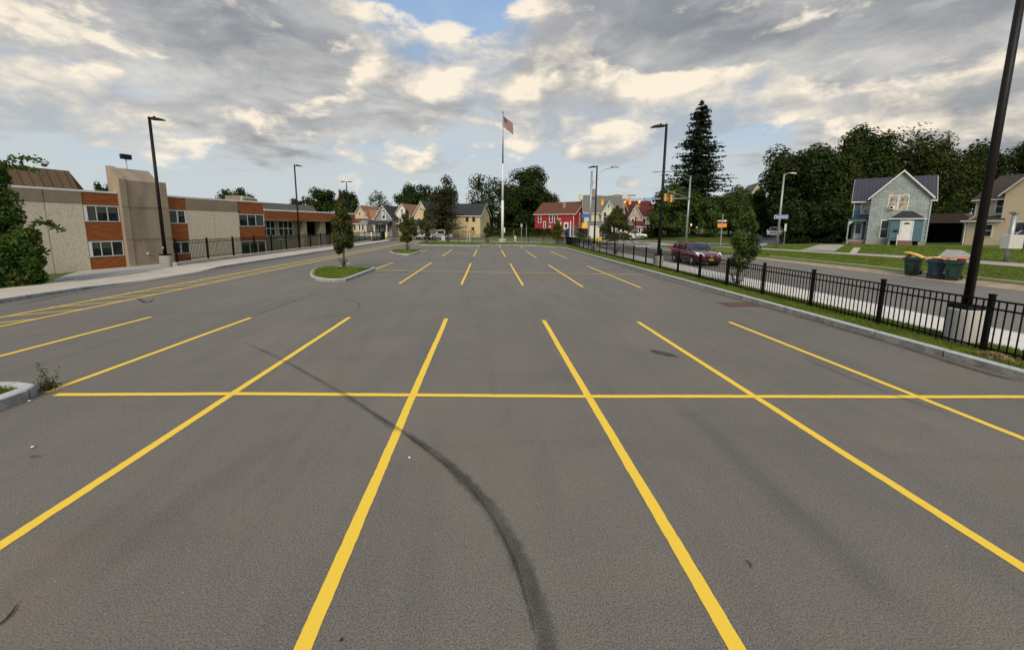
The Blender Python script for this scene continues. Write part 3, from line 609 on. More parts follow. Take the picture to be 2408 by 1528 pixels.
# islands
def island(pts, label):
    kerb('kerb', pts+[pts[0]], w=.16, h=.15)
    cxm = sum(p[0] for p in pts)/len(pts); cym = sum(p[1] for p in pts)/len(pts)
    inner = [(cxm+(p[0]-cxm)*.94, cym+(p[1]-cym)*.955) for p in pts]; flat('island_grass', inner, .125, M['lawn'])
    def inside(x, y):
        c = False
        for (x0, y0), (x1, y1) in zip(inner, inner[1:]+inner[:1]):
            if (y0 > y) != (y1 > y) and x < (x1-x0)*(y-y0)/(y1-y0)+x0: c = not c
        return c
    def reg(n):
        X = rng.uniform(min(p[0] for p in pts), max(p[0] for p in pts), n); Y = rng.uniform(min(p[1] for p in pts), max(p[1] for p in pts), n)
        k = np.array([inside(x, y) for x, y in zip(X, Y)]); return X[k], Y[k]
    tufts('grass', 11000, reg, .09, M['blade'], lambda x, y: .12, label)
island([(-6.50, 18.75), (-6.45, 19.1), (-6.45, 23.6), (-6.65, 23.95), (-9.3, 24.45), (-9.72, 24.2), (-9.75, 23.4), (-9.45, 22.2), (-9.02, 21.0), (-8.55, 19.95), (-8.0, 19.15), (-7.35, 18.62), (-6.75, 18.5)], 'grass filling the nearer kerbed island')
island([(-6.55, 35.5), (-6.45, 36), (-6.45, 41.0), (-6.65, 41.3), (-9.1, 41.6), (-9.45, 41.2), (-9.4, 39.8), (-9.1, 38.3), (-8.6, 37.0), (-8.0, 35.95), (-7.4, 35.3), (-6.8, 35.2)], 'grass filling the farther kerbed island')
# near left island corner
kerb('kerb', [(-6.76, -6), (-6.74, 6.08), (-6.84, 6.27), (-7.2, 6.38), (-9.8, 6.45)], h=.17, w=.17)
flat('island_grass', [(-9.9, -6), (-6.92, -6), (-6.92, 6.1), (-7.1, 6.22), (-9.9, 6.30)], .13, M['lawn'])
tufts('grass', 9000, lambda n: (-rng.uniform(6.98, 9.6, n), rng.uniform(3.5, 6.12, n)), .09, M['blade'], lambda x, y: .12, 'grass behind the granite kerb corner at the left edge')

# ------------------------------------------------------------------ foliage
def quads_mesh(name, C, Nn, size, m, parent, aspect=1.0, curl=True):
    n = len(C); a = rng.normal(size=(n, 3)); Nn = Nn/np.linalg.norm(Nn, axis=1)[:, None]
    t = np.cross(Nn, a); t /= np.linalg.norm(t, axis=1)[:, None]+1e-9; b = np.cross(Nn, t)
    s = np.asarray(size).reshape(-1, 1)*np.ones((n, 1))
    v = np.stack([C-t*s, C+b*s*.5*aspect+Nn*s*.12, C+t*s, C-b*s*.5*aspect-Nn*s*.12], 1).reshape(-1, 3)
    me = bpy.data.meshes.new(name); me.vertices.add(4*n); me.vertices.foreach_set('co', v.ravel()); me.loops.add(4*n); me.loops.foreach_set('vertex_index', np.arange(4*n))
    me.polygons.add(n); me.polygons.foreach_set('loop_start', np.arange(0, 4*n, 4)); me.polygons.foreach_set('loop_total', np.full(n, 4)); me.update(calc_edges=True); me.validate()
    return link_mesh(name, me, m, parent)
def crown_pts(blobs, n, shell=.45, clump=0.0, csize=.5):
    B = np.array(blobs, float); vol = (B[:, 3]*B[:, 4]*B[:, 5])**.7; idx = rng.choice(len(B), n, p=vol/vol.sum())
    d = rng.normal(size=(n, 3)); d /= np.linalg.norm(d, axis=1)[:, None]; r = rng.random(n)**shell
    C = B[idx, :3]+d*r[:, None]*B[idx, 3:6]
    return C, d
def sub_blobs(center, rad, k, frac=.42, seed=None):
    # clumps gathered near the surface of an ellipsoid, so the outline is lumpy with gaps
    out = []
    for i in range(k):
        d = rng.normal(size=3); d /= np.linalg.norm(d); r = rng.uniform(.45, .92); f = frac*rng.uniform(.6, 1.15)
        out.append((center[0]+d[0]*rad[0]*r, center[1]+d[1]*rad[1]*r, center[2]+d[2]*rad[2]*r, rad[0]*f, rad[1]*f, rad[2]*f*.8))
    return out
def branches(mb, base, top, spread, k, r0, up=.5):
    b = Vector(base); t = Vector(top)
    mb.tube([b, b.lerp(t, .35)+Vector((random.uniform(-.1, .1), random.uniform(-.1, .1), 0)), b.lerp(t, .7), t], [r0, r0*.8, r0*.5, r0*.18], 8)
    for i in range(k):
        f = random.uniform(.3, .9); p = b.lerp(t, f); a = random.uniform(0, 6.28); L = spread*random.uniform(.5, 1)*(1.15-f*.7)
        e = p+Vector((math.cos(a)*L, math.sin(a)*L, L*up)); mid = p.lerp(e, .5)+Vector((0, 0, L*.08))
        mb.tube([p, mid, e], [r0*.45*(1.1-f), r0*.28*(1.1-f), r0*.06], 5)
def big_tree(label, cx, cy, h, rx, ry, lm, n=9000, leaf=.24, trunk_h=.3, k=26, name='broadleaf_tree', bark='bark', group=None, low=False, extra=None, z=None):
    z0 = (zt(cx, cy) if z is None else z)-.05
    t = thing(name, label, 'tree', (cx, cy, z0), 0, group)
    ch = h*(1-trunk_h)/2; cz = h-ch
    bl = [(0, 0, cz, rx*.62, ry*.62, ch*.62)]+sub_blobs((0, 0, cz), (rx, ry, ch), k)
    if low: bl += sub_blobs((0, 0, h*.22), (rx*.9, ry*.9, h*.2), 8)
    if extra: bl += extra
    C, d = crown_pts(bl, n); C[:, 2] = np.maximum(C[:, 2], .15)
    quads_mesh('crown', C, d+rng.normal(0, .36, d.shape)+np.array([0, 0, .35]), leaf*rng.uniform(.6, 1.25, len(C)), M[lm], t)
    mb = MB(); branches(mb, (0, 0, -.1), (random.uniform(-.4, .4), 0, h*.86), rx*.9, 12, max(.12, h*.022)); mb.build('trunk', M[bark], t, smooth=True)
    return t
def column_tree(label, cx, cy, h, w, lm='leaf_lot', n=5200, leaf=.085, z=None, shoots=True, trunk=.24, group='young street trees'):
    z0 = zt(cx, cy) if z is None else z
    t = thing('young_tree', label, 'tree', (cx, cy, z0), random.uniform(0, 6), group)
    bl = []
    for i in range(34):
        f = rng.random()**.9; zz = h*(trunk+(1-trunk)*f); r = w*.5*(math.sin(math.pi*min(1, (f*.80+.20)))**.8+.12)*(1-.35*f)
        a = rng.uniform(0, 6.28); rr = r*rng.uniform(.2, .85)
        bl.append((math.cos(a)*rr, math.sin(a)*rr, zz, r*.42, r*.42, h*.075))
    bl.append((0, 0, h*.97, w*.07, w*.07, h*.07)); bl.append((0, 0, h*.86, w*.13, w*.13, h*.08))
    C, d = crown_pts(bl, n, .5)
    quads_mesh('crown', C, d+rng.normal(0, .8, d.shape), leaf*rng.uniform(.6, 1.2, len(C)), M[lm], t, .9)
    mb = MB(); mb.tube([(0, 0, -.05), (.03, 0, h*.3), (-.02, .02, h*.65), (0, 0, h*.97)], [.065, .05, .03, .008], 8)
    for i in range(26):
        f = random.uniform(.2, .85); a = random.uniform(0, 6.28); L = w*.42*(1.1-f*.6); p = Vector((0, 0, h*f))
        mb.tube([p, p+Vector((math.cos(a)*L*.5, math.sin(a)*L*.5, L*.45)), p+Vector((math.cos(a)*L*.8, math.sin(a)*L*.8, L*1.1))], [.018, .012, .004], 4)
    mb.build('trunk', M['bark'], t, smooth=True)
    if shoots:
        ms = MB(); LC = []; LD = []
        for i in range(16):
            a = random.uniform(0, 6.28); L = random.uniform(.5, 1.0)*h*.17; p0 = Vector((math.cos(a)*.05, math.sin(a)*.05, 0)); p1 = p0+Vector((math.cos(a)*L*.45, math.sin(a)*L*.45, L))
            ms.tube([p0, p1], [.010, .004], 4)
            for q in range(7): LC.append(tuple(p0.lerp(p1, random.uniform(.25, 1))+Vector((random.uniform(-.05, .05), random.uniform(-.05, .05), 0)))); LD.append(rng.normal(size=3))
        ms.build('basal_shoots', M['bark_l'], t); quads_mesh('shoot_leaves', np.array(LC), np.array(LD), np.full(len(LC), .05), M[lm], t, .8)
    return t
def conifer(label, cx, cy, h, r, lm='leaf_fir', levels=44, leaf=.30, name='spruce_tree', droop=.18, per=9, base=.05, irregular=.3, z=None, power=.85):
    z0 = (zt(cx, cy) if z is None else z)
    t = thing(name, label, 'tree', (cx, cy, z0)); C = []; D_ = []; mb = MB()
    mb.tube([(0, 0, -.1), (0, 0, h*.5), (0, 0, h)], [h*.02, h*.011, .02], 8)
    for l in range(levels):
        f = (l+random.random()*.6)/levels; zz = h*(base+(1-base)*f); R_ = r*(1-f)**power*random.uniform(1-irregular, 1)+.12
        for k in range(per):
            a = random.uniform(0, 6.28); L = R_*random.uniform(.6, 1.05); tipz = zz-L*droop+L*.05
            e = Vector((math.cos(a)*L, math.sin(a)*L, tipz)); p = Vector((0, 0, zz))
            if random.random() < .5: mb.tube([p, e], [.035, .008], 3)
            m = max(4, int(L*9))
            for q in range(m):
                s = (q+random.random())/m; c = p.lerp(e, s); side = (1-s*.6)*L*.20
                cc = c+Vector((random.uniform(-side, side), random.uniform(-side, side), random.uniform(-.25, .05)*leaf*2))
                C.append(tuple(cc)); D_.append((math.cos(a)*.3+random.gauss(0, .4), math.sin(a)*.3+random.gauss(0, .4), random.gauss(.5, .5)))
    quads_mesh('crown', np.array(C), np.array(D_), leaf*rng.uniform(.5, 1.2, len(C)), M[lm], t, .8)
    mb.build('trunk', M['bark'], t); return t
def bush(label, cx, cy, rx, ry, h, lm='hedge', n=1800, leaf=.14, name='bush', cat='bush', box=False, group=None, z=None, rz=0.0):
    t = thing(name, label, cat, (cx, cy, (zt(cx, cy) if z is None else z)-.05), rz, group)
    if box:
        C = np.stack([rng.uniform(-rx, rx, n), rng.uniform(-ry, ry, n), rng.uniform(0, h, n)], 1); d = rng.normal(size=(n, 3))
        k = rng.random(n) < .5; C[k, 2] = h*rng.uniform(.8, 1.05, k.sum()); C[~k, 1] = ry*np.sign(rng.uniform(-1, .4, (~k).sum()))*rng.uniform(.8, 1.05, (~k).sum())
    else:
        C, d = crown_pts([(0, 0, h*.45, rx*.8, ry*.8, h*.5)]+sub_blobs((0, 0, h*.5), (rx, ry, h*.5), 10), n); C[:, 2] = np.abs(C[:, 2])
    quads_mesh('foliage', C, d+rng.normal(0, .5, d.shape), leaf*rng.uniform(.6, 1.2, n), M[lm], t)
    mb = MB()
    for i in range(5): a = i*1.25; mb.tube([(0, 0, 0), (math.cos(a)*rx*.5, math.sin(a)*ry*.5, h*.6)], [.03, .01], 4)
    mb.build('stems', M['bark'], t); return t

# young lot trees
column_tree('tall slim young tree growing in the nearer kerbed island', -8.25, 23.7, 4.3, 1.3, n=6500, leaf=.085, z=.12)
column_tree('small slim young tree growing in the farther kerbed island', -7.9, 40.5, 3.8, 2.0, n=4200, leaf=.11, z=.12)
column_tree('small slim young tree at the far end of the lot beside the white pickup', -7.9, 53.2, 4.4, 2.3, n=4200, leaf=.12, z=.12)
column_tree('bushy young tree behind the picket fence, just right of the maroon car', 10.85, 16.8, 3.8, 1.4, n=6000, leaf=.072, z=.1, lm='leaf_mid')
column_tree('rounded young tree behind the picket fence, in front of the house with dormer', 11.55, 36.0, 4.15, 2.9, n=8500, leaf=.11, z=.1, trunk=.27)
g = gt(1293, 571); column_tree('young tree with orange tinted leaves in front of the red house', g.x, 57, 3.5, 1.9, 'leaf_turn', 3500, .11, z=.06)
g = gt(1147, 568); column_tree('faint small sapling just left of the flagpole', g.x, 60, 2.9, 1.5, 'leaf_olive', 1200, .11, z=.08)
g = gt(1063, 568); column_tree('thin sapling in front of the yellow house, left of the flagpole', g.x, 60, 3.4, 1.3, 'leaf_olive', 1300, .10, z=.08)

# big trees: pixel column, depth, top height
def tr(px, depth, ytop, half_w_px, label, lm, n, leaf, ybase=None, **k):
    p = at(px, 560, depth); X, Y = p.x, p.y; z0 = zt(X, Y); ztop = at(px, ytop, depth).z; rad = half_w_px*depth/F_PX*1.02
    return big_tree(label, X, Y, ztop-z0, rad, rad*.9, lm, n, leaf, **k)
tr(975, 150, 419, 42, 'rounded dark green tree behind the houses, left of the pair', 'leaf_deep', 7000, .42, trunk_h=.22)
tr(1044, 148, 421, 36, 'rounded olive green tree behind the houses, right of the pair', 'leaf_olive', 6000, .42, trunk_h=.22)
tr(897, 150, 449, 30, 'thin pale tree showing above the grey house', 'leaf_pale', 1300, .34, trunk_h=.3)
tr(767, 120, 442, 38, 'dark spreading tree behind the school, right of the lamp pole', 'leaf_deep', 5200, .40, trunk_h=.3, group=None)
tr(826, 118, 448, 24, 'dark tree behind the school, by the two headed floodlight', 'leaf_deep', 3500, .36, trunk_h=.3)
tr(705, 125, 470, 26, 'low dark tree just above the school canopy roof', 'leaf_deep', 2500, .40, trunk_h=.2)
tr(566, 105, 441, 36, 'dark treetop behind the rooftop vent box', 'leaf_deep', 3600, .36, trunk_h=.3)
tr(254, 95, 428, 16, 'dark treetop left of the concrete tower', 'leaf_deep', 1800, .32, trunk_h=.2)
tr(1150, 104, 409, 52, 'loose tree with open twigs left of the flagpole', 'leaf_deep', 5200, .32, trunk_h=.20, k=34, low=True)
tr(1243, 112, 392, 60, 'large dark tree filling the space between flagpole and red house', 'leaf_deep', 17000, .34, trunk_h=.15, k=36, low=True, bark='bark_l')
tr(1205, 110, 452, 42, 'dense lower tree directly behind the flagpole', 'leaf_deep', 7000, .34, low=True, trunk_h=.1)
tr(1272, 114, 440, 38, 'olive tree touching the red house roof', 'leaf_olive', 7000, .34, low=True, trunk_h=.1)
tr(1130, 112, 500, 28, 'dark bushy tree right of the yellow house', 'leaf_deep', 3500, .34, low=True, trunk_h=.05)
tr(1590, 84, 424, 58, 'bright green bushy tree under the tall spruce', 'leaf_mid', 14000, .30, low=True, trunk_h=.05, k=34)
tr(1655, 80, 455, 42, 'lower green tree right of the traffic signal mast', 'leaf_mid', 8000, .28, low=True, trunk_h=.05)
tr(1548, 92, 470, 26, 'dark green tree left of the tall spruce', 'leaf_deep', 5000, .32, low=True, trunk_h=.05)
tr(1712, 84, 438, 46, 'dark green tree with drooping crown right of the spruce', 'leaf_mid', 11000, .30, low=True, trunk_h=.05)
tr(1738, 78, 462, 40, 'leafy green tree filling the gap right of the one way sign', 'leaf_mid', 9000, .27, low=True, trunk_h=.05)
tr(1800, 78, 440, 34, 'dark tree leaning against the left flank of the huge maple', 'leaf_deep', 9000, .27, low=True, trunk_h=.05)
tr(1766, 82, 452, 40, 'small dark tree before the pale gable', 'leaf_deep', 9000, .30, low=True, trunk_h=.05)
tr(1872, 66, 322, 84, 'huge dark maple left of the blue house', 'leaf_deep', 30000, .27, low=True, trunk_h=.08, k=44)
tr(1945, 67, 314, 66, 'tall maple with rusty patches behind the street name sign', 'leaf_olive', 17000, .27, low=True, trunk_h=.08, k=36)
tr(2010, 72, 302, 66, 'tall dark maple behind the blue house roof', 'leaf_deep', 20000, .29, trunk_h=.12, k=38, low=True)
tr(2110, 76, 300, 70, 'thin yellowish tree above the blue house with sky between its leaves', 'leaf_olive', 6500, .27, trunk_h=.25, k=34)
tr(2190, 70, 322, 62, 'tree with yellow tinted leaves right of the blue house', 'leaf_olive', 9500, .27, trunk_h=.1, k=34, low=True)
tr(2280, 74, 328, 60, 'dark tree behind the big lamp pole', 'leaf_deep', 15000, .28, trunk_h=.12, k=30, low=True)
tr(2390, 76, 338, 60, 'dark tree behind the beige house roof', 'leaf_deep', 14000, .28, trunk_h=.12, k=28, low=True)
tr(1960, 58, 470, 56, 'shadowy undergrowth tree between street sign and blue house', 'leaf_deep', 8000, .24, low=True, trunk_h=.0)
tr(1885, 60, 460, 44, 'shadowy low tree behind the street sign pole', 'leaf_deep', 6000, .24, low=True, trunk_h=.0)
tr(1790, 74, 480, 26, 'dark tree above the blue recycling bin', 'leaf_deep', 3000, .26, trunk_h=.35)
p = at(1628, 560, 88); conifer('tall pointed spruce with tiered dark branches', p.x, p.y, at(1628, 250, 88).z-zt(p.x, p.y), 11.8, levels=50, per=13, leaf=.36, irregular=.48, power=.74, droop=.06, base=.12)
p = at(1043, 560, 82); conifer('broad brownish pine standing before the yellow house', p.x, p.y, at(1043, 447, 82).z-zt(p.x, p.y), 5.2, 'leaf_pine', 26, .26, 'pine_tree', -.10, 11, .16, .35, power=.40)
bush('tall blue green shrub between the grey and ochre houses', *at(982-8*.0, 560, 104).xy, 1.0, 1.0, .1, n=40) if False else None
p = at(975, 560, 108); bush('tall dark shrub on the right wall of the grey house', p.x-7.5, p.y, 2.2, 2.0, 7.0, 'leaf_deep', 2600, .28)
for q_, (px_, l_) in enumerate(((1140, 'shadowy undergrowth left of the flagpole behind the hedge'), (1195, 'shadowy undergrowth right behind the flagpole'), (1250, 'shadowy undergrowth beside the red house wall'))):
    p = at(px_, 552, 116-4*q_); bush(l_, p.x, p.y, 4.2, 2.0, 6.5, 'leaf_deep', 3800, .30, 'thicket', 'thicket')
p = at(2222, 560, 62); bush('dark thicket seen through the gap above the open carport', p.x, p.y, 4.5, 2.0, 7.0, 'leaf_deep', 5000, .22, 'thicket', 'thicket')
p = at(1240, 552, 97); bush('long clipped hedge in front of the dark trees beyond the flagpole', p.x, p.y, 9.0, 1.0, 1.7, 'hedge', 6500, .20, 'hedge', 'hedge', True, rz=-.32)
p = at(1345, 553, 92); bush('dark bush at the red house corner behind the blue bin', p.x-.8, p.y, 1.3, 1.0, 2.0, 'hedge', 900, .16)
p = at(1375, 553, 90); bush('clipped hedge under the red house front window', p.x, p.y, 1.5, .8, 1.9, 'hedge', 1500, .16, 'hedge', 'hedge', True)
p = at(1585, 555, 86); bush('round bush beside the maroon roofed house porch', at(1583-8, 555, 86).x-4.5, p.y, 1.7, 1.4, 2.4, 'hedge', 1500, .18)
p = at(1551, 555, 88); bush('reddish bush in front of the maroon roofed house', p.x-.6, p.y, 1.4, 1.2, 1.8, 'leaf_brown', 1000, .16)
p = at(1590, 552, 90); bush('tall dark shrub right of the maroon roofed house', p.x-.8, p.y+2, 2.4, 2.0, 5.0, 'leaf_deep', 3000, .24)
p = gt(1975, 571); bush('low leafy bush at the foot of the dark trees', p.x-1, p.y, 1.6, 1.2, 1.3, 'leaf_mid', 1400, .13)

# vine-covered tree at the left edge
t = thing('leafy_tree', 'leafy vine covered tree at the left edge against the school wall', 'tree', (-19.35, 17.95, -.12))
bl = [(-.85, 0, 1.1, 1.3, 1.1, 1.4), (-.1, 0, .35, .75, .7, .6), (.25, 0, 2.15, .55, .5, .35), (-.7, 0, 3.0, .85, .8, .9), (.1, 0, 1.8, .65, .6, .6), (-.9, 0, 4.4, .75, .7, .7), (-.4, 0, 4.7, .32, .3, .3),
      (-1.1, 0, 5.3, .5, .5, .5), (.66, 0, 1.55, .25, .25, .2), (.45, 0, 1.1, .4, .4, .4), (-2.0, 0, 2.5, 1.2, 1.2, 2.4), (.35, 0, .45, .45, .4, .45), (-.3, 0, 3.75, .4, .4, .35), (-1.5, 0, 6.0, .5, .5, .5)]
C, d = crown_pts(bl, 30000, .5)
wb = []; ww = MB()
for s in ([(-.6, 0, 4.5), (0, 0, 5.1), (.8, 0, 5.3), (1.6, 0, 5.05)], [(-.6, 0, 4.4), (0, 0, 4.95), (.6, 0, 4.95), (1.1, .1, 4.75)], [(.3, 0, 2.3), (.9, 0, 2.75), (1.35, 0, 2.7), (1.75, 0, 2.4)], [(.3, 0, 1.7), (.7, 0, 1.7), (1.0, 0, 1.5)], [(-.3, 0, 3.6), (.1, 0, 3.75), (.4, 0, 3.5)]):
    MB().tube([Vector(q) for q in s], .012, 4).build('twig', M['bark'], t)
    for q in range(len(s)-1):
        for i in range(48):
            f = random.random(); a = Vector(s[q]).lerp(Vector(s[q+1]), f); wb.append((a.x+random.gauss(0, .07), a.y+random.gauss(0, .07), a.z+random.gauss(-.03, .07)))
C = np.concatenate([C, np.array(wb)]); d = np.concatenate([d, rng.normal(size=(len(wb), 3))]); C[:, 2] = np.maximum(C[:, 2], .05)
quads_mesh('crown', C, d+rng.normal(0, .7, d.shape), .085*rng.uniform(.6, 1.3, len(C)), M['leaf_vine'], t, 1.1)
ww.tube([(-1.2, 0, -.2), (-1.1, 0, 1.5), (-1.2, 0, 3.5), (-1.0, 0, 5)], [.14, .12, .09, .03], 8); ww.build('trunk', M['bark'], t)
# weed at the kerb corner
g = gt(80, 930); t = thing('weed', 'scrubby weed sprouting at the end of the granite kerb corner', 'weed', (g.x+.04, g.y+.16, 0)); ms = MB(); LC = []; LD = []
for i in range(26):
    a = random.uniform(0, 6.28); L = random.uniform(.12, .45) if i < 8 else random.uniform(.06, .2); p1 = Vector((math.cos(a)*L*.6, math.sin(a)*L*.5, L)); pm_ = p1*.5+Vector((0, 0, -.03))
    ms.tube([(0, 0, 0), pm_, p1], [.006, .004, .002], 4)
    for q in range(int(16*L/.3)): f = random.uniform(.2, 1); c = Vector((0, 0, 0)).lerp(p1, f)+Vector((random.gauss(0, .018), random.gauss(0, .018), random.gauss(0, .015))); LC.append(tuple(c)); LD.append(rng.normal(size=3))
for i in range(200): LC.append((random.gauss(0, .06), random.gauss(0, .06), abs(random.gauss(0, .08)))); LD.append(rng.normal(size=3))
ms.build('stems', M['bark'], t); quads_mesh('leaves', np.array(LC), np.array(LD), np.full(len(LC), .018), M['leaf_lot'], t)
# dried grass clump on the kerb
g = gt(2325, 858); t = thing('dry_grass_clump', 'clump of dried grass spilling over the granite kerb', 'debris', (g.x+.02, g.y, .05)); LC = []; LD = []
n = 900; X = rng.normal(0, .14, n); Y = rng.normal(0, .17, n); Z = .10*np.exp(-(X**2+Y**2)/.04)*rng.random(n)+.0+np.where(X > .0, .1, 0.0)
me = quads_mesh('straw', np.stack([X, Y, Z], 1), rng.normal(size=(n, 3)), np.full(n, .06), pm('straw', (.34, .24, .12), .95, .4, 8), t, .12)
MB().add([(-.2, -.2, -.04), (.22, -.2, -.04), (.22, .2, -.04), (-.2, .2, -.04), (0, 0, .12)], [(0, 1, 4), (1, 2, 4), (2, 3, 4), (3, 0, 4)]).build('soil', M['dirt'], t)

# ------------------------------------------------------------------ small debris
def debris(px, py, name, label, mb, m, rz=0.0, z=.008):
    g = gt(px, py); o = mb.build(name, m); o.location = (g.x, g.y, z); o.rotation_euler = (0, 0, rz); return tag(o, label, name.replace('_', ' '))
def pebble(r):
    mb = MB(); mb.lathe([(r*.5, 0), (r, r*.35), (r*.8, r*.8), (r*.2, r)], n=7); return mb
debris(1763, 1332, 'twig', 'short dark curled twig lying on the asphalt between two yellow lines', MB().tube([(-.01, -.035, .006), (.004, -.01, .010), (.0, .02, .008), (-.006, .04, .006)], [.004, .007, .006, .003], 6), M['bark'])
debris(963, 1079, 'pebble', 'white pebble beside the dark tyre smear', pebble(.016), M['bag'])
debris(803, 1512, 'pebble', 'black pebble near the bottom edge by a yellow line', pebble(.011), M['tyre'])
debris(78, 1057, 'pebble', 'white speck of litter left of the long yellow line', pebble(.018), M['bag'])
debris(82, 1082, 'twig', 'small dark twig below the white speck at the left', MB().tube([(-.05, 0, .01), (.0, .01, .015), (.05, 0, .01)], [.006, .008, .004], 6), M['bark'])
debris(70, 945, 'pebble', 'white pebble at the foot of the granite kerb corner', pebble(.02), M['bag'])

gx = rng.uniform(-13, 9.2, 1500); gy = 1.2+30*rng.random(1500)**1.6; mbg = MB()
for x_, y_ in zip(gx, gy):
    r_ = random.choice([.003, .004, .005, .007]); a_ = random.uniform(0, 2)
    mbg.add([(x_-r_, y_, .009), (x_, y_-r_*.8, .009), (x_+r_, y_+r_*.3, .009), (x_, y_+r_, .009), (x_, y_, .009+r_)], [(0, 1, 4), (1, 2, 4), (2, 3, 4), (3, 0, 4)])
tag(mbg.build('grit', pm('grit_stone', (.33, .29, .23), .9, .8, 2.5)), 'fine loose grit scattered over the parking lot asphalt', 'grit', kind='stuff')
lx = []
for i in range(60):
    Y_ = 5+22*random.random(); lx.append((9.2-abs(random.gauss(0, .22)), Y_, .014))
quads_mesh('leaf_litter', np.array(lx), rng.normal(0, .25, (60, 3))+np.array([0, 0, 1]), np.full(60, .028), pm('dead_leaf', (.20, .11, .05), .9, .4, 3), None)
tag(bpy.data.objects['leaf_litter'], 'scattered dead leaves along the foot of the right kerb', 'leaves', kind='stuff')

# ------------------------------------------------------------------ fences
def fence(name, label, path, z0, h=1.26, gap=2.42, pick=.128, group=None, rail_top=1.15, z1=None):
    t = thing(name, label, 'fence', (0, 0, 0), 0, group)
    pts = []
    for a, b in zip(path, path[1:]):
        a = Vector(a); b = Vector(b); L = (b-a).length; k = max(1, round(L/gap))
        for i in range(k): pts.append(a.lerp(b, i/k))
    pts.append(Vector(path[-1])); K = len(pts)
    zz = [z0 if z1 is None else z0+(z1-z0)*i/(K-1) for i in range(K)] if not callable(z0) else [z0(p) for p in pts]
    for i, p in enumerate(pts):
        z = zz[i]; mb = MB().box(p.x-.038, p.x+.038, p.y-.038, p.y+.038, z-.1, z+h-.015); mb.box(p.x-.047, p.x+.047, p.y-.047, p.y+.047, z+h-.015, z+h+.01); mb.build('post', M['black'], t)
    for i in range(K-1):
        a, b = pts[i], pts[i+1]; d = b-a; L = d.length; d = d/L; n = Vector((-d.y, d.x)); mb = MB(); za, zb = zz[i], zz[i+1]
        def bar(s0, s1, w, lo0, hi0, lo1, hi1):
            A = a+d*s0; B = a+d*s1
            v = [(*(A-n*w), lo0), (*(B-n*w), lo1), (*(B+n*w), lo1), (*(A+n*w), lo0), (*(A-n*w), hi0), (*(B-n*w), hi1), (*(B+n*w), hi1), (*(A+n*w), hi0)]
            mb.add(v, [(0, 3, 2, 1), (4, 5, 6, 7), (0, 1, 5, 4), (1, 2, 6, 5), (2, 3, 7, 6), (3, 0, 4, 7)])
        for q in (rail_top, rail_top-.17, .13): bar(.038, L-.038, .016, za+q-.034, za+q, zb+q-.034, zb+q)
        m = max(2, round(L/pick))
        for q in range(1, m):
            s = L*q/m; f = q/m; z = za+(zb-za)*f; bar(s-.0095, s+.0095, .0095, z+.05, z+rail_top-.036, z+.05, z+rail_top-.036)
        mb.build('fence_panel', M['black'], t)
    return t
fp = [(10.60, 5.35-2.42*k) for k in range(0)]
fence('picket_fence', 'long black metal picket fence along the street side of the lot', [(10.14, .2), (10.20, 7.46), (10.30, 12.1), (10.46, 30.7), (10.7, 46.9), (10.95, 56.0)], .10, h=1.21, gap=2.33, rail_top=1.11)
fence('picket_fence', 'black metal picket fence across the far end of the lot behind the flagpole', [(10.95, 56.0), (10.4, 59.6), (8.4, 61.3), (-9.0, 67.0)], .05, h=1.2, pick=.14)
wx = lambda y: ramp(y, [(24.8, -18.15), (33, -18.15), (62, -17.15)])
fence('picket_fence', 'black metal picket fence standing on the low concrete wall by the school', [(wx(24.9)-.12, 24.9), (wx(33)-.12, 33), (wx(61)-.12, 61.2)], .33, h=1.34, rail_top=1.24, pick=.13)
fence('picket_fence', 'short dark picket fence where the school drive meets the cross street', [(-17.0, 61.4), (-16.9, 66.0), (-17.6, 71.0)], .1, h=1.5, rail_top=1.42, pick=.12)
t = thing('retaining_wall', 'low pale concrete wall carrying the fence beside the school', 'wall')
mb = MB(); mc = MB(); prev = None
for y in list(np.arange(24.7, 61.4, 3.0))+[61.4]:
    x = wx(y)
    if prev:
        px_, py_ = prev
        mb.add([(px_-.25, py_+.006, -1.2), (x-.25, y-.006, -1.2), (x, y-.006, .0), (px_, py_+.006, .0), (px_-.25, py_+.006, .31), (x-.25, y-.006, .31), (x, y-.006, .31), (px_, py_+.006, .31)], [(0, 1, 5, 4), (4, 5, 6, 7), (2, 3, 7, 6), (0, 4, 7, 3), (1, 2, 6, 5)])
    prev = (x, y)
mb.build('wall_body', M['conc'], t)

# ------------------------------------------------------------------ lamp poles
def lot_pole(label, x, y, h, face, ped=True, pedh=.72, z=0.0, square=.085, group='black parking lot lamp poles'):
    t = thing('lamp_pole', label, 'lamp pole', (x, y, z), face, group)
    b = pedh if ped else 0
    if ped: MB().lathe([(.30, -.2), (.30, b-.02), (.285, b), (0.01, b)], n=28).build('pedestal', M['conc_ped'], t, smooth=False)
    mb = MB().box(-.20, .20, -.20, .20, b, b+.10); mb.build('base_cover', M['bronze'], t)
    MB().cyl((0, 0, b+.10), (0, 0, h), square*1.12, square*.85, 16).build('pole', M['bronze'], t, smooth=True)
    MB().box(-square*.5, square*.5, -square-.012, -square+.02, b+.42, b+.50).build('sticker', M['sign_white'], t)
    hd = MB(); hd.prism([(.1, h-.16), (.26, h-.18), (.95, h-.24), (.90, h-.16), (.62, h-.08), (.30, h-.07), (.1, h-.09)], 'y', -.17, .17); hd.cyl((.36, 0, h-.08), (.36, 0, h+.02), .05, .05, 10)
    hd.build('lamp_head', M['bronze'], t); return t
lot_pole('big black lamp pole rising out of frame on a round pedestal beside the near fence', 10.66, 8.22, 9.0, math.pi, pedh=.78, square=.074, z=.08)
lot_pole('black lamp pole on a concrete pedestal behind the fence left of the maroon car', 10.85, 25.1, at(1562, 302, 25.6).z-.08, math.pi, z=.08)
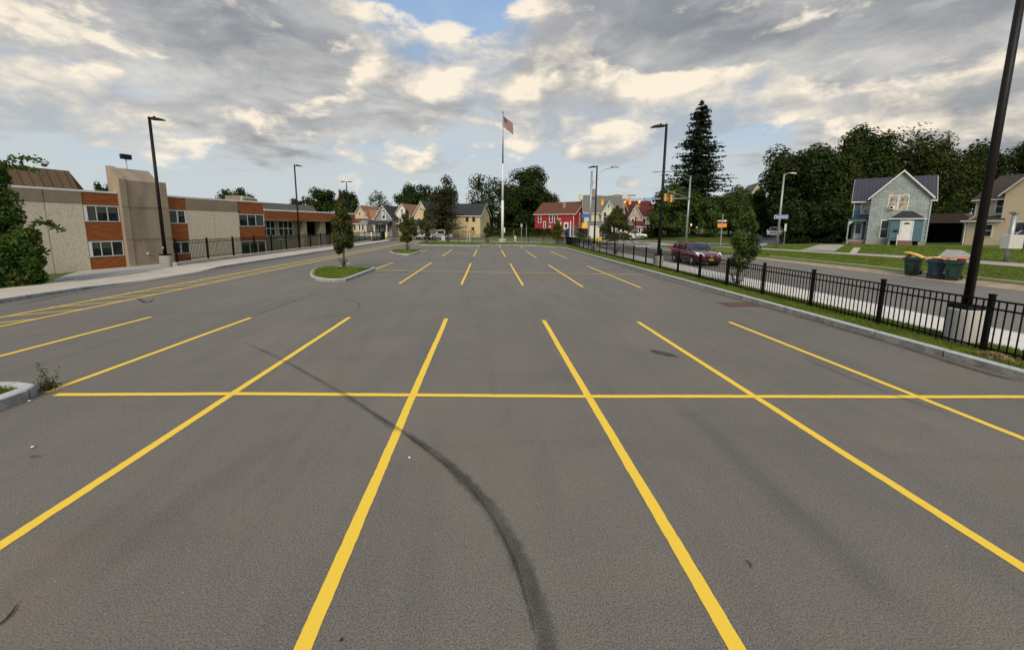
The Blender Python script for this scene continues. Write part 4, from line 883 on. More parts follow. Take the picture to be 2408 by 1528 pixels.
lot_pole('distant black lamp pole before the cream houses, beside the curved arm street lamp', 11.35, 42.7, at(1391, 394, 43.2).z-.08, math.pi, z=.08)
lot_pole('black lamp pole on a square topped pedestal in front of the school tower', -18.84, 24.84, 8.45, -.3, z=-.02)
g = at(704.8, 572, 46.5); lot_pole('black lamp pole standing beyond the low wall in front of the school canopy', g.x, g.y, at(690, 387, 46.5).z-zt(g.x, g.y)-.2, -.3, ped=False, z=zt(g.x, g.y))
# far double floodlight
g = at(820, 540, 90); t = thing('floodlight_pole', 'distant two headed floodlight pole above the dark trees', 'lamp pole', (g.x, g.y, zt(g.x, g.y))); hh = at(820, 430, 90).z
MB().cyl((0, 0, 0), (0, 0, hh), .16, .10, 8).build('pole', M['bronze'], t); MB().box(-.6, .6, -.06, .06, hh-.08, hh+.02).build('crossarm', M['bronze'], t)
for s in (-1, 1): MB().box(s*.75-.35, s*.75+.35, -.25, .25, hh-.06, hh+.1).build('lamp_head', M['bronze'], t)
# rooftop floodlight on tower is parented later; short path lights behind the wall
def path_light(px, depth, yt, yb, label):
    g = at(px, yb, depth); zt_ = at(px, yt, depth).z; z = zt(g.x, g.y)
    t = thing('path_light', label, 'lamp', (g.x, g.y, z), 0, 'short square topped path lights'); h = zt_-z
    MB().cyl((0, 0, 0), (0, 0, h-.25), .05, .04, 8).build('pole', M['bronze'], t); MB().lathe([(.05, h-.25), (.30, h-.12), (.30, h-.02), (.12, h)], n=4).build('lamp_head', M['band'], t)
path_light(664, 47, 562, 620, 'short path light between the tall window groups of the school canopy')
path_light(895, 68, 526, 566, 'small path light in front of the cream house porch')
path_light(832, 62, 528, 566, 'thin path light right of the nearer island tree')

# ------------------------------------------------------------------ flagpole
t = thing('flagpole', 'tall white flagpole on a round concrete base at the far end of the lot', 'flagpole', (2.30, 63.2, .03))
H_ = 19.1
MB().lathe([(.62, -.1), (.62, .5), (.5, .55), (0.01, .55)], n=20).build('base', M['conc_ped'], t)
MB().cyl((0, 0, .5), (0, 0, 6.4), .21, .19, 16).cyl((0, 0, 6.4), (0, 0, H_*.62), .17, .14, 16).build('pole', M['white'], t, smooth=True)
MB().cyl((0, 0, H_*.62), (0, 0, H_), .13, .07, 12).build('pole_top', M['galv'], t, smooth=True)
MB().lathe([(.02, H_), (.12, H_+.08), (.14, H_+.16), (.10, H_+.26), (.02, H_+.3)], n=12).build('finial', M['galv'], t, smooth=True)
MB().box(.2, .38, -.3, -.2, 1.5, 2.3).build('control_box', M['white'], t)
# flag cloth
nx_, nz_ = 28, 26; fw, fh = 1.75, 1.55; vs = []; fs = []
m_fl = bpy.data.materials.new('flag_cloth'); m_fl.use_nodes = True; T = NT(m_fl.node_tree); b = T.n['Principled BSDF']
uv = T.node('ShaderNodeUVMap').outputs[0]; u, v, _ = T.sep(uv)
stp = T.m('GREATER_THAN', T.m('MODULO', T.m('MULTIPLY', v, 6.5), 1.0), .5)
cst = T.mix(stp, (.30, .03, .04), (.45, .40, .36)); cst.node.inputs[0].default_value = 0
can = T.m('MULTIPLY', T.m('LESS_THAN', u, .4), T.m('GREATER_THAN', v, .4615))
vo = T.node('ShaderNodeTexVoronoi'); T.put(vo.inputs['Vector'], T.xyz(T.m('MULTIPLY', u, 15.0), T.m('MULTIPLY', v, 9.3), 0.0)); vo.inputs['Scale'].default_value = 1.0; vo.inputs['Randomness'].default_value = 0.0
star = T.m('LESS_THAN', vo.outputs['Distance'], .22)
inv = T.m('SUBTRACT', 1.0, stp)
cst = T.mix(inv, (.45, .40, .36), (.26, .025, .035))
T.put(b.inputs['Base Color'], T.mix(can, cst, T.mix(star, (.02, .03, .09), (.6, .58, .55)))); b.inputs['Roughness'].default_value = .9
for j in range(nz_+1):
    for i in range(nx_+1):
        a, c = i/nx_, j/nz_
        wv = .20*math.sin(a*7+c*2.2)*a+.06*math.sin(a*17+c*5)*a
        vs.append((.09+a*fw*(.86-.06*c), wv*1.3+.25*a, (c-1)*fh-(a**.85)*1.0+.10*math.sin(a*6+c*3)*a+.25*a*(1-c)*math.sin(c*3)))
fs = [(j*(nx_+1)+i, j*(nx_+1)+i+1, (j+1)*(nx_+1)+i+1, (j+1)*(nx_+1)+i) for j in range(nz_) for i in range(nx_)]
me = bpy.data.meshes.new('flag'); me.from_pydata(vs, [], fs); ul = me.uv_layers.new(name='UVMap')
for lp in me.loops: k = lp.vertex_index; ul.data[lp.index].uv = ((k % (nx_+1))/nx_, (k//(nx_+1))/nz_)
for p_ in me.polygons: p_.use_smooth = True
me.update(); fl = link_mesh('flag', me, m_fl); fl.location = (2.30, 63.2, .03+H_-.35); tag(fl, 'striped red and white flag with blue starred corner drooping from the white flagpole', 'flag')

# ------------------------------------------------------------------ windows
def window(parent, face, u, z, w, h, plane=0.0, frame=.07, style='sash', pane='glass', fm='white', out=.03, name='window'):
    # face: 'front' (-y) 'right' (+x) 'left' (-x); u is the local coordinate of the window centre along that wall
    pw = {'front': (u, plane, 0, 0.0), 'right': (plane, u, 0, math.pi/2), 'left': (plane, u, 0, -math.pi/2)}[face]
    mb = MB(); f = frame
    mb.box(-w/2-f, w/2+f, -out, .02, z+h, z+h+f*1.3); mb.box(-w/2-f, w/2+f, -out-.02, .02, z-f, z); mb.box(-w/2-f, -w/2, -out, .02, z, z+h); mb.box(w/2, w/2+f, -out, .02, z, z+h)
    if style == 'sash': mb.box(-w/2, w/2, -out*.8, .01, z+h*.5-.03, z+h*.5+.03)
    if style == 'triple':
        for k in (-1, 1): mb.box(k*w/6-.03, k*w/6+.03, -out*.8, .01, z, z+h)
    if style == 'double': mb.box(-.07, .07, -out*.8, .01, z, z+h)
    if style == 'six':
        for k in (-1, 1): mb.box(k*w/6-.05, k*w/6+.05, -out*.8, .01, z, z+h)
        mb.box(-w/2, w/2, -out*.7, .01, z+h*.49-.05, z+h*.49+.05)
    o = mb.build(name, M[fm], parent); o.location = pw[:3]; o.rotation_euler = (0, 0, pw[3])
    MB().box(-w/2, w/2, -.008, .03, z, z+h).build('pane', M[pane], o)
    if style in ('triple', 'double') and parent.name == 'school_building':
        bl = MB(); k_ = 3 if style == 'triple' else 2
        for i in range(k_):
            f_ = random.choice([0, .25, .45, .45, 1.0])
            if f_: bl.box(-w/2+w*i/k_+.06, -w/2+w*(i+1)/k_-.06, -.012, -.0085, z+h*(1-f_), z+h)
        if bl.v: bl.build('blind', M['blind'], o)
    return o
def wall_box(mb, x0, x1, y0, y1, z0, z1): mb.box(x0, x1, y0, y1, z0, z1)
def gable_block(parent, x0, x1, y0, y1, z0, ze, zr, ridge, wall, roof, trim='white', ov=.25, rname='roof', wname='wall', th=.1):
    mb = MB()
    if ridge == 'y':
        mb.prism([(x0, z0), (x1, z0), (x1, ze), ((x0+x1)/2, zr), (x0, ze)], 'y', y0, y1)
        xm = (x0+x1)/2; s = (zr-ze)/(xm-x0)
        rf = MB()
        for sg in (-1, 1):
            xe = xm+sg*((x1-x0)/2+ov); zz = ze-s*ov
            rf.prism([(xm, zr+.02), (xe, zz+.02), (xe, zz+.02+th), (xm, zr+.02+th)], 'y', y0-ov, y1+ov)
        tb = MB()
        for sg in (-1, 1):
            xe = xm+sg*((x1-x0)/2+ov); zz = ze-s*ov
            tb.prism([(xm, zr-.13), (xe, zz-.13), (xe, zz+.06), (xm, zr+.06)], 'y', y0-ov-.04, y0-ov-.003)
    else:
        ym = (y0+y1)/2; s = (zr-ze)/(ym-y0)
        mb.prism([(y0, z0), (y1, z0), (y1, ze), (ym, zr), (y0, ze)], 'x', x0, x1)
        rf = MB(); tb = MB()
        for sg in (-1, 1):
            ye = ym+sg*((y1-y0)/2+ov); zz = ze-s*ov
            rf.prism([(ym, zr+.02), (ye, zz+.02), (ye, zz+.02+th), (ym, zr+.02+th)], 'x', x0-ov, x1+ov)
            for xx0, xx1 in ((x0-ov-.04, x0-ov-.003), (x1+ov+.003, x1+ov+.04)): tb.prism([(ym, zr-.13), (ye, zz-.13), (ye, zz+.06), (ym, zr+.06)], 'x', xx0, xx1)
        tb.box(x0-ov, x1+ov, y0-ov-.06, y0-ov-.003, ze-s*ov-.05, ze-s*ov+.09)
    w = mb.build(wname, M[wall], parent); r = rf.build(rname, M[roof], parent); tb.build('trim', M[trim], parent); return w, r

# ------------------------------------------------------------------ school
K_ = 1.45
SA = Vector((-22.34*K_, 21.43*K_, 0)); saz = math.atan2(.353, .9357)
# local frame: x along the facade away from the camera, y into the building, z up; heights scaled about eye level
sch = thing('school_building', 'two storey school with pebbled walls, orange wood panels and concrete tower', 'building', (SA.x, SA.y, 0), math.pi/2-saz)
def SZ(z): return CAM_H+(z-CAM_H)*K_
def sx(s): return s*K_
# local +x along az; local +y must point away from the camera (into the building): rotation about z by (90deg - az) gives y = left of x
def sbox(name, s0, s1, d0, d1, z0, z1, m): return MB().box(sx(s0), sx(s1), d0, d1, SZ(z0), SZ(z1)).build(name, M[m], sch)
sbox('wall', -9, 13.05, .02, 14, -.3, 4.2, 'wall_tan')
sbox('parapet_cap', -9.05, 3.6, -.10, .35, 4.2, 4.30, 'white'); sbox('parapet_cap', 6.1, 13.12, -.10, .35, 4.2, 4.30, 'white')
PZ = lambda s0, s1, z0, z1, m, nm, pr=.06: sbox(nm, s0, s1, -pr, .02, z0, z1, m)
for a, b_ in ((-9, -4.05), (-4.0, .53), (.56, 2.0)): PZ(a, b_, -.3, 3.57, 'pebble', 'pebble_panel')
for a, b_ in ((-9, .53), (.56, 2.0)): PZ(a, b_, 3.58, 4.2, 'band', 'concrete_band', .09)
PZ(7.25, 9.03, -.3, 3.44, 'pebble', 'pebble_panel'); PZ(9.05, 10.86, -.3, 3.44, 'pebble', 'pebble_panel')
PZ(7.25, 9.03, 3.45, 4.2, 'band', 'concrete_band', .09); PZ(9.05, 10.86, 3.45, 4.2, 'band', 'concrete_band', .09)
for (s0, s1, bands, wins) in ((2.02, 3.6, [(3.52, 4.2), (1.58, 2.60), (-.3, .66)], [(2.60, 3.52), (.68, 1.57)]),
                              (6.10, 7.24, [(3.42, 4.2), (1.42, 2.52), (-.3, .58)], [(2.53, 3.42), (.59, 1.41)]),
                              (10.87, 13.04, [(3.32, 4.2), (1.30, 2.34)], [(2.36, 3.31), (.25, 1.29)])):
    for z0, z1 in bands: PZ(s0, s1, z0, z1, 'wood', 'wood_panel', .03)
    for z0, z1 in wins:
        w_ = sx(s1)-sx(s0)-.16; o = window(sch, 'front', (sx(s0)+sx(s1))/2, SZ(z0)+.1, w_, SZ(z1)-SZ(z0)-.2, 0.0, .07, 'triple' if s0 != 6.10 else 'double', 'glass', 'alum', .05)
# white infill strips beside the windows
for s, z0, z1 in ((2.06, 2.66, 3.48), (2.06, .74, 1.52), (7.10, 2.6, 3.36)): MB().box(sx(s), sx(s+.11), -.065, -.052, SZ(z0), SZ(z1)).build('infill_panel', M['white'], sch)
# tower
MB().prism([(-.35, SZ(-.4)), (1.1, SZ(-.4)), (1.1, SZ(5.7)), (.75, SZ(5.72)), (-.35, SZ(5.0))], 'x', sx(3.95), sx(5.66)).build('tower', M['tower'], sch)
tw = MB().prism([(-.42, SZ(-.4)), (1.0, SZ(-.4)), (1.0, SZ(5.78)), (.7, SZ(5.78)), (-.42, SZ(5.05))], 'x', sx(3.62), sx(3.94)); tw.build('tower_fin', M['tower'], sch)
MB().prism([(-.42, SZ(-.4)), (1.0, SZ(-.4)), (1.0, SZ(5.08)), (.1, SZ(5.08)), (-.42, SZ(5.05))], 'x', sx(5.67), sx(6.04)).build('tower_fin', M['tower'], sch)
for z in (1.62, 3.48): MB().box(sx(3.60), sx(6.05), -.432, -.40, SZ(z)-.012, SZ(z)+.012).build('joint', M['dark'], sch)
MB().lathe([(.02, 0), (.10, .02), (.10, .10), (.02, .12)], (sx(4.6), -.45, SZ(.72)), 10).build('wall_lamp', M['white'], sch)
# roof details
mr = MB(); mr.prism([(2.6, SZ(4.2)), (8.0, SZ(4.2)), (7.0, SZ(5.45)), (3.6, SZ(5.45))], 'x', sx(-9), sx(2.9)); o = mr.build('mansard_roof', M['mansard'], sch)
o = MB().prism([(sx(2.9), SZ(4.2)), (sx(3.6), SZ(4.2)), (sx(2.9), SZ(5.42))], 'y', 3.62, 7.0).build('mansard_end', M['mansard'], sch)
MB().box(sx(1.55), sx(1.8), 2.2, 2.6, SZ(4.25), SZ(4.40)).build('roof_unit', M['alum'], sch)
MB().prism([(5.0, SZ(3.6)), (8.0, SZ(3.6)), (8.0, SZ(4.95)), (6.4, SZ(4.95)), (5.0, SZ(4.7))], 'x', sx(14.3), sx(15.6)).build('roof_vent_box', M['band'], sch)
MB().tube([(sx(12.4), 2, SZ(4.2)), (sx(12.4), 2, SZ(4.62)), (sx(12.45), 2, SZ(4.7)), (sx(12.6), 2, SZ(4.66))], .07, 8).build('vent_pipe', M['alum'], sch)
# rooftop floodlight
MB().tube([(sx(4.9), 1.6, SZ(5.6)), (sx(4.9), 1.6, SZ(6.35))], .05, 6).build('rooftop_mast', M['alum'], sch); MB().box(sx(4.9)-.35, sx(4.9)+.35, 1.4, 1.75, SZ(6.34), SZ(6.62)).build('rooftop_floodlight', M['bronze'], sch)
# canopy wing
sbox('canopy_roof', 13.06, 23.95, -.15, 9, 3.62, 3.74, 'white'); PZ(13.08, 23.9, 2.90, 3.615, 'wood', 'wood_fascia', .10)
sbox('canopy_soffit', 13.06, 23.9, -.08, 9, 2.85, 2.895, 'band')
MB().prism([(1.6, SZ(3.74)), (8, SZ(3.74)), (7, SZ(4.35)), (2.3, SZ(4.35))], 'x', sx(13.0), sx(19.9)).build('mansard_roof', M['mansard2'], sch)
sbox('wing_wall', 13.06, 17.3, 1.2, 9, -.4, 2.85, 'wall_tan'); sbox('wing_wall_low', 17.3, 23.8, .8, 1.1, -.4, 1.55, 'wall_tan'); sbox('recess_back', 17.3, 23.8, 5.5, 6, -.4, 2.85, 'dark'); sbox('end_wall', 23.78, 23.88, 1.2, 6, -.4, 2.85, 'wall_tan'); sbox('recess_floor', 17.3, 23.8, 1.1, 5.5, 1.0, 1.05, 'dark')
for a, b_ in ((17.1, 17.6), (19.2, 19.9), (21.4, 22.1), (23.3, 23.85)): sbox('canopy_pier', a, b_, .3, 1.2, -.4, 2.85, 'cream' if False else 'wall_tan')
for a, b_ in ((13.45, 14.75), (15.1, 16.6)):
    window(sch, 'front', (sx(a)+sx(b_))/2, SZ(1.62), sx(b_)-sx(a)-.1, SZ(2.80)-SZ(1.62), 1.2, .09, 'six', 'glass', 'alum', .06)
PZ(13.1, 17.2, 1.38, 1.50, 'wood', 'wood_sill', -1.1) if False else None
# glowing globe light in front of the school wall
g = at(124, 615, 33); t = thing('globe_light', 'glowing round globe lamp before the pebbled school wall', 'lamp', (g.x, g.y, zt(g.x, g.y))); gz = g.z-zt(g.x, g.y)
MB().cyl((0, 0, 0), (0, 0, gz), .03, .03, 8).build('pole', M['bronze'], t); MB().lathe([(.03, gz-.12), (.16, gz-.06), (.22, gz), (.16, gz+.07), (.03, gz+.1)], n=16).build('globe', M['globe'], t, smooth=True)

# ------------------------------------------------------------------ blue house
def frame_az(A, B): return math.atan2(B[1]-A[1], B[0]-A[0])
A = (42.01, 42.78); B = (45.38, 39.54); bz = 1.06
bh = thing('blue_house', 'pale blue green gabled house with charcoal metal roof and white front door', 'house', (A[0], A[1], bz), frame_az(A, B))
gable_block(bh, 0, 4.6, 0, 6.5, .22, 5.05, 7.62, 'y', 'blue_w', 'roof_brown', ov=.28)
MB().box(-.03, 4.63, -.03, 6.5, -.6, .22).build('foundation', M['foundation'], bh)
gable_block(bh, -1.35, 4.95, 2.2, 7.0, .22, 4.85, 7.3, 'x', 'blue_d', 'roof_metal', ov=.30)
MB().box(-1.3, 4.9, 2.25, 7.0, -.6, .22).build('foundation', M['foundation'], bh)
o = window(bh, 'front', 1.78, 3.62, .66, 1.42, 0, .07, 'sash', 'glass_l'); window(bh, 'front', 2.60, 3.62, .66, 1.42, 0, .07, 'sash', 'glass_l')
ac = MB().box(1.52, 1.98, -.28, -.032, 3.63, 3.97).build('air_conditioner', M['white'], bh); MB().box(1.58, 1.80, -.29, -.281, 3.69, 3.92).build('grille', M['dark'], ac)
window(bh, 'front', 1.40, .62, .56, 1.82, 0, .09, 'sash', 'glass')
window(bh, 'front', -.42, 3.30, .62, 1.25, 2.2, .07, 'none', 'glass_l')
# vestibule
v_ = MB().box(1.78, 4.25, -1.0, 0, .32, 2.62); v_.build('vestibule_wall', M['blue_d'], bh)
vr = MB().add([(1.62, -1.15, 2.62), (4.42, -1.15, 2.62), (4.42, .0, 2.62), (1.62, .0, 2.62), (2.6, -.02, 3.42), (3.4, -.02, 3.42)], [(0, 1, 5, 4), (1, 2, 5), (3, 0, 4), (0, 3, 2, 1)]); vr.build('vestibule_roof', M['roof_dark'], bh)
MB().box(1.60, 4.44, -1.19, -1.151, 2.55, 2.66).build('trim', M['white'], bh)
for x in (1.85, 4.15): MB().box(x-.08, x+.08, -.95, -.8, -.5, .32).build('vestibule_post', M['foundation'], bh)
MB().box(1.78, 4.25, -.4, -.1, -.5, .32).build('underfloor', M['dark'], bh)
dr = MB().box(2.62, 3.46, -1.045, -1.0, .36, 2.38).build('front_door', M['white'], bh); MB().prism([(3.04+.25*math.cos(math.pi*k/8), 2.05+.18*math.sin(math.pi*k/8)) for k in range(9)], 'y', -1.056, -1.046).build('fan_window', M['dark'], dr)
MB().cyl((2.70, -1.046, 1.28), (2.70, -1.10, 1.28), .03, .03, 8).build('handle', M['chrome'], dr)
fr = MB(); fr.box(2.52, 2.60, -1.05, -1.0, .36, 2.46); fr.box(3.48, 3.56, -1.05, -1.0, .36, 2.46); fr.box(2.52, 3.56, -1.05, -1.0, 2.40, 2.48); fr.build('door_frame', M['white'], bh)
MB().box(2.12, 2.44, -1.14, -1.0, 1.28, 1.46).build('mailbox', M['sig_blk'], bh)
sp = MB()
for k in range(4): sp.box(2.5, 3.6, -1.35-.28*k, -1.02-.28*(k-0), -.75, .30-.19*k-.001*k)
sp.build('brick_steps', M['brick'], bh)
MB().tube([(2.42, -1.9, -.75), (2.42, -1.9, .45), (2.44, -1.06, .95)], .045, 6).build('handrail', M['white'], bh)
# side porch
MB().box(-1.75, -.01, .3, 2.2, 2.62, 2.74).build('porch_roof', M['roof_dark'], bh); MB().box(-1.72, -.01, .36, .44, 2.36, 2.61).build('porch_beam', M['blue_d'], bh)
MB().box(-1.70, -.02, .5, 2.2, -.5, .30).build('porch_floor', M['foundation'], bh)
for x in (-1.66, -.10): MB().box(x-.06, x+.06, .38, .50, .30, 2.36).build('porch_post', M['blue_w'], bh)
MB().prism([(-1.60, 2.36), (-1.60, 1.95), (-1.5, 2.15), (-1.3, 2.30), (-1.1, 2.36)], 'y', .40, .46).build('porch_bracket', M['white'], bh)
d2 = MB().box(-1.15, -.40, 2.14, 2.19, .34, 2.34).build('side_door', M['white'], bh); MB().box(-1.0, -.55, 2.128, 2.139, 1.0, 2.2).build('door_glass', M['glass'], d2)
for k in range(3): MB().box(-1.35, -.35, .2-.28*k, .5-.28*k, -.6, .12-.2*k).build('step', M['brick'], bh)
MB().tube([(4.72, -.15, 4.9), (4.66, -.06, 4.5), (4.66, -.06, .2)], .045, 6).build('downspout', M['alum'], bh)
MB().tube([(-1.5, 2.0, 4.6), (-1.4, 2.1, 4.4), (-1.4, 2.1, 2.8)], .04, 6).build('downspout', M['white'], bh)
# garage behind, between the houses
g = at(2213, 585, 52); gh = thing('garage', 'low dark open carport with shallow roof between blue and beige houses', 'garage', (g.x-1.2, g.y+.6, 1.1), frame_az(A, B)-.35)
MB().box(-2.2, 3.6, 0, 5, 2.3, 2.6).build('roof_edge', M['roof_brown'], gh); MB().prism([(-2.4, 2.6), (3.8, 2.6), (2.6, 3.5), (-1.2, 3.5)], 'y', 0, 5).build('roof', M['roof_brown'], gh)
MB().box(-2.2, 3.6, 4.9, 5.1, -.3, 2.3).build('back_wall', M['dark'], gh)
for x in (-2.2, 3.5): MB().box(x, x+.12, 0, 5, -.3, 2.3).build('side_wall', M['tan_s'], gh)
# ------------------------------------------------------------------ beige house
A2 = (49.22, 39.27); B2 = (49.70, 34.68)
hh = thing('beige_house', 'beige clapboard house with dark brown roof at the right edge', 'house', (A2[0], A2[1], .80), frame_az(A2, B2))
gable_block(hh, 2.62, 8.6, 0, 8, .25, 5.35, 8.3, 'y', 'beige_w', 'roof_brown', ov=.3)
gable_block(hh, -.1, 5.2, 1.2, 6.8, .25, 5.0, 7.25, 'x', 'beige_s', 'roof_brown', ov=.3)
MB().box(.15, 2.62, 0, 1.2, .25, 2.62).build('wall', M['beige_w'], hh)
MB().add([(-.25, -.3, 2.62), (2.95, -.3, 2.72), (2.95, 1.19, 3.4), (-.25, 1.19, 3.0), (-.25, -.3, 2.72), (2.95, -.3, 2.82)], [(0, 1, 5, 4), (4, 5, 2, 3), (0, 4, 3), (0, 3, 2, 1)]).build('lower_roof', M['roof_brown'], hh)
MB().box(-.28, 2.98, -.36, -.302, 2.58, 2.74).build('gutter', M['white'], hh)
MB().box(.1, 8.7, .03, 8, -.5, .25).build('foundation', M['brick'], hh)
window(hh, 'front', 1.62, 1.18, .95, 1.1, 0, .09, 'sash', 'glass'); window(hh, 'front', 1.85, 3.45, .85, 1.32, 1.2, .09, 'sash', 'glass'); window(hh, 'front', 4.1, .65, .75, 1.85, 0, .09, 'sash', 'glass'); window(hh, 'front', 5.6, 4.0, .8, 1.3, 0, .09, 'sash', 'glass')
MB().tube([(-.3, 1.0, 4.9), (-.1, 1.1, 4.6), (-.1, 1.1, 3.1), (-.1, -.2, 2.6), (.05, -.06, 2.3), (.05, -.06, .2)], .05, 6).build('downspout', M['white'], hh)
MB().box(-1.2, -.02, 1.6, 5, .2, 2.65).build('annex_wall', M['tan_s'], hh); MB().box(-1.35, .0, 1.45, 5, 2.65, 2.8).build('annex_roof', M['roof_brown'], hh); window(hh, 'front', -.6, .55, .5, 1.6, 1.6, .07, 'sash', 'glass')
for k in range(3): MB().box(-1.1, -.1, 1.3-.3*k, 1.59-.3*k, -.5, .2-.2*k).build('step', M['brick'], hh)

# ------------------------------------------------------------------ distant houses
def placed(name, label, pxl, dl, pxr, dr, z=None, az=-.30):
    # front left corner on the pixel column pxl, front wall turned by az, its right end on column pxr
    a = at(pxl, 550, dl); r_ = ray(pxr, 550); c_, s_ = math.cos(az), math.sin(az)
    w_ = (r_.x*a.y-r_.y*a.x)/(c_*r_.y-s_*r_.x); zz = zt(a.x, a.y)-.1 if z is None else z
    return thing(name, label, 'house', (a.x, a.y, zz), az), w_
def hz_(px, py, depth, t): return at(px, py, depth).z-t.location.z
# cream house with tan roof (left)
t, w = placed('cream_house', 'cream two storey house with tan roof, leftmost beyond the school', 831, 96, 868, 92)
ze = hz_(845, 513, 94, t); zr = hz_(850, 484, 94, t)
w /= 1.3; gable_block(t, 0, w*1.3, 0, 11, 0, ze, zr, 'y', 'cream', 'roof_tan', ov=.3)
gable_block(t, w*.75, w*1.3+.9, .9, 3.4, 0, ze, zr-1.0, 'x', 'cream', 'roof_tan', ov=.2)
gable_block(t, -.6, w*1.5, -2.2, -.01, 0, 2.9, 3.8, 'x', 'cream', 'roof_rust', ov=.25, rname='porch_roof', wname='porch_wall')
for u_ in (.3, 1.1, 2.0, 3.2, 4.1): window(t, 'front', u_, 1.3, .45, 1.2, -2.2, .07, 'none')
window(t, 'front', w*.6, ze+.7, .35, .6, 0, .08, 'none'); window(t, 'front', w*1.05, 4.4, .5, 1.0, 0, .08, 'none'); window(t, 'right', 5, 3.8, .7, 1.3, w*1.3, .08)
# grey house
t, w = placed('grey_house', 'grey sided house with black roof and white railed porch', 884, 90, 922, 87)
ze = hz_(912, 512, 89, t); zr = hz_(910, 484, 89, t)
w /= 1.25; gable_block(t, 0, w*1.25, 0, 12, 0, ze, zr, 'y', 'grey_s', 'roof_dark', ov=.3)
window(t, 'front', w*.66, 3.9, .6, 1.9, 0, .2, 'sash'); window(t, 'front', w*.6, ze+.7, .25, .3, 0, .2, 'none')
MB().add([(-3.0, -2.2, 2.75), (w*1.3, -2.2, 2.75), (w*1.3, 0, 3.5), (-3.0, 0, 3.5), (-3, -2.2, 2.6), (w*1.3, -2.2, 2.6), (w*1.3, 0, 2.6), (-3, 0, 2.6)], [(0, 1, 2, 3), (4, 5, 1, 0), (1, 5, 6, 2), (0, 3, 7, 4), (4, 7, 6, 5)]).build('porch_roof', M['roof_dark'], t)
MB().prism([(-3.1, 2.6), (-.4, 2.6), (-1.75, 3.5)], 'y', -2.4, -.4).build('porch_gable', M['grey_s'], t)
for x in (-2.9, -1.0, 1.0, w*1.25): MB().box(x-.08, x+.08, -2.15, -2.0, 0, 2.6).build('porch_post', M['white'], t)
MB().box(-2.9, w*1.25, -2.14, -2.08, .1, .95).build('porch_railing', M['white'], t); window(t, 'front', w*.3, .9, .5, 1.5, 0, .12); window(t, 'front', w*.95, .9, .5, 1.5, 0, .12)
# ochre house with tan roof
t, w = placed('ochre_house', 'ochre house with white gable and tan roof behind the farther island tree', 926, 92, 968, 90)
ze = hz_(950, 511, 91, t); zr = hz_(945, 480, 91, t)
gable_block(t, 0, w, 0, 12, 0, ze, zr, 'y', 'ochre', 'roof_tan', ov=.3)
MB().prism([(.02, ze+.01), (w-.02, ze+.01), (w/2, zr-.1)], 'y', -.05, -.01).build('gable_panel', M['white'], t)
window(t, 'front', w*.5, ze+1.1, .4, .6, -.05, .07, 'none'); window(t, 'front', w*.4, ze-1.7, .6, 1.3, 0, .12); window(t, 'front', w*.4, .9, .8, 1.6, 0, .12, 'six')
MB().box(-.3, w*.8, -1.2, -.01, 2.7, 2.85).build('porch_roof', M['white'], t)
# yellow house
t, w = placed('yellow_house', 'yellow house with black roof behind the brownish pine', 974, 86, 1010, 84)
ze = hz_(990, 506, 86, t); zr = hz_(985, 474, 86, t)
gable_block(t, 0, w, 0, 7, 0, ze, zr, 'y', 'yellow_s', 'roof_dark', ov=.3)
gable_block(t, w-1, w+9.6, 5.0, 12, 0, ze+.1, zr-.2, 'x', 'yellow_s', 'roof_dark', ov=.3)
window(t, 'front', w*.48, ze+1.0, .3, .6, 0, .08, 'none'); window(t, 'front', w*.35, ze-2.3, .5, 1.7, 0, .1); window(t, 'front', w*.8, ze-2.1, .4, 1.5, 0, .1)
MB().add([(-1.6, -2.0, 2.9), (w*.9, -2.0, 2.9), (w*.9, 0, 3.8), (-1.6, 0, 3.8), (-1.6, -2.0, 2.7), (w*.9, -2.0, 2.7), (w*.9, 0, 2.7), (-1.6, 0, 2.7)], [(0, 1, 2, 3), (4, 5, 1, 0), (1, 5, 6, 2), (0, 3, 7, 4), (4, 7, 6, 5)]).build('porch_roof', M['roof_dark'], t)
MB().box(-1.5, w*.8, -1.9, -.01, 0, 1.2).build('porch_base', M['brick'], t)
for x in (-1.4, .4, 2.0): MB().box(x-.1, x+.1, -1.9, -1.75, 1.2, 2.7).build('porch_post', M['white'], t)
for u_, z_ in ((w+6.6, 3.5), (w+8.1, 3.5), (w+7.9, .9), (w+3, 3.4)): window(t, 'front', u_, z_, .55, 1.3, 5.0, .06, 'sash', 'glass', 'brick')
MB().box(w+5.4, w+8.6, 4.97, 4.999, 1.0, 1.5).build('old_sign_band', M['ochre'], t)
# small dark roofed building in the trees
t, w = placed('grey_cottage', 'grey gabled cottage half hidden in the dark trees left of the flagpole', 1085, 118, 1120, 116); ze = hz_(1100, 505, 117, t); zr = hz_(1100, 488, 117, t)
gable_block(t, 0, w, 0, 8, 0, ze, zr, 'x', 'grey_s', 'roof_grey', ov=.3)
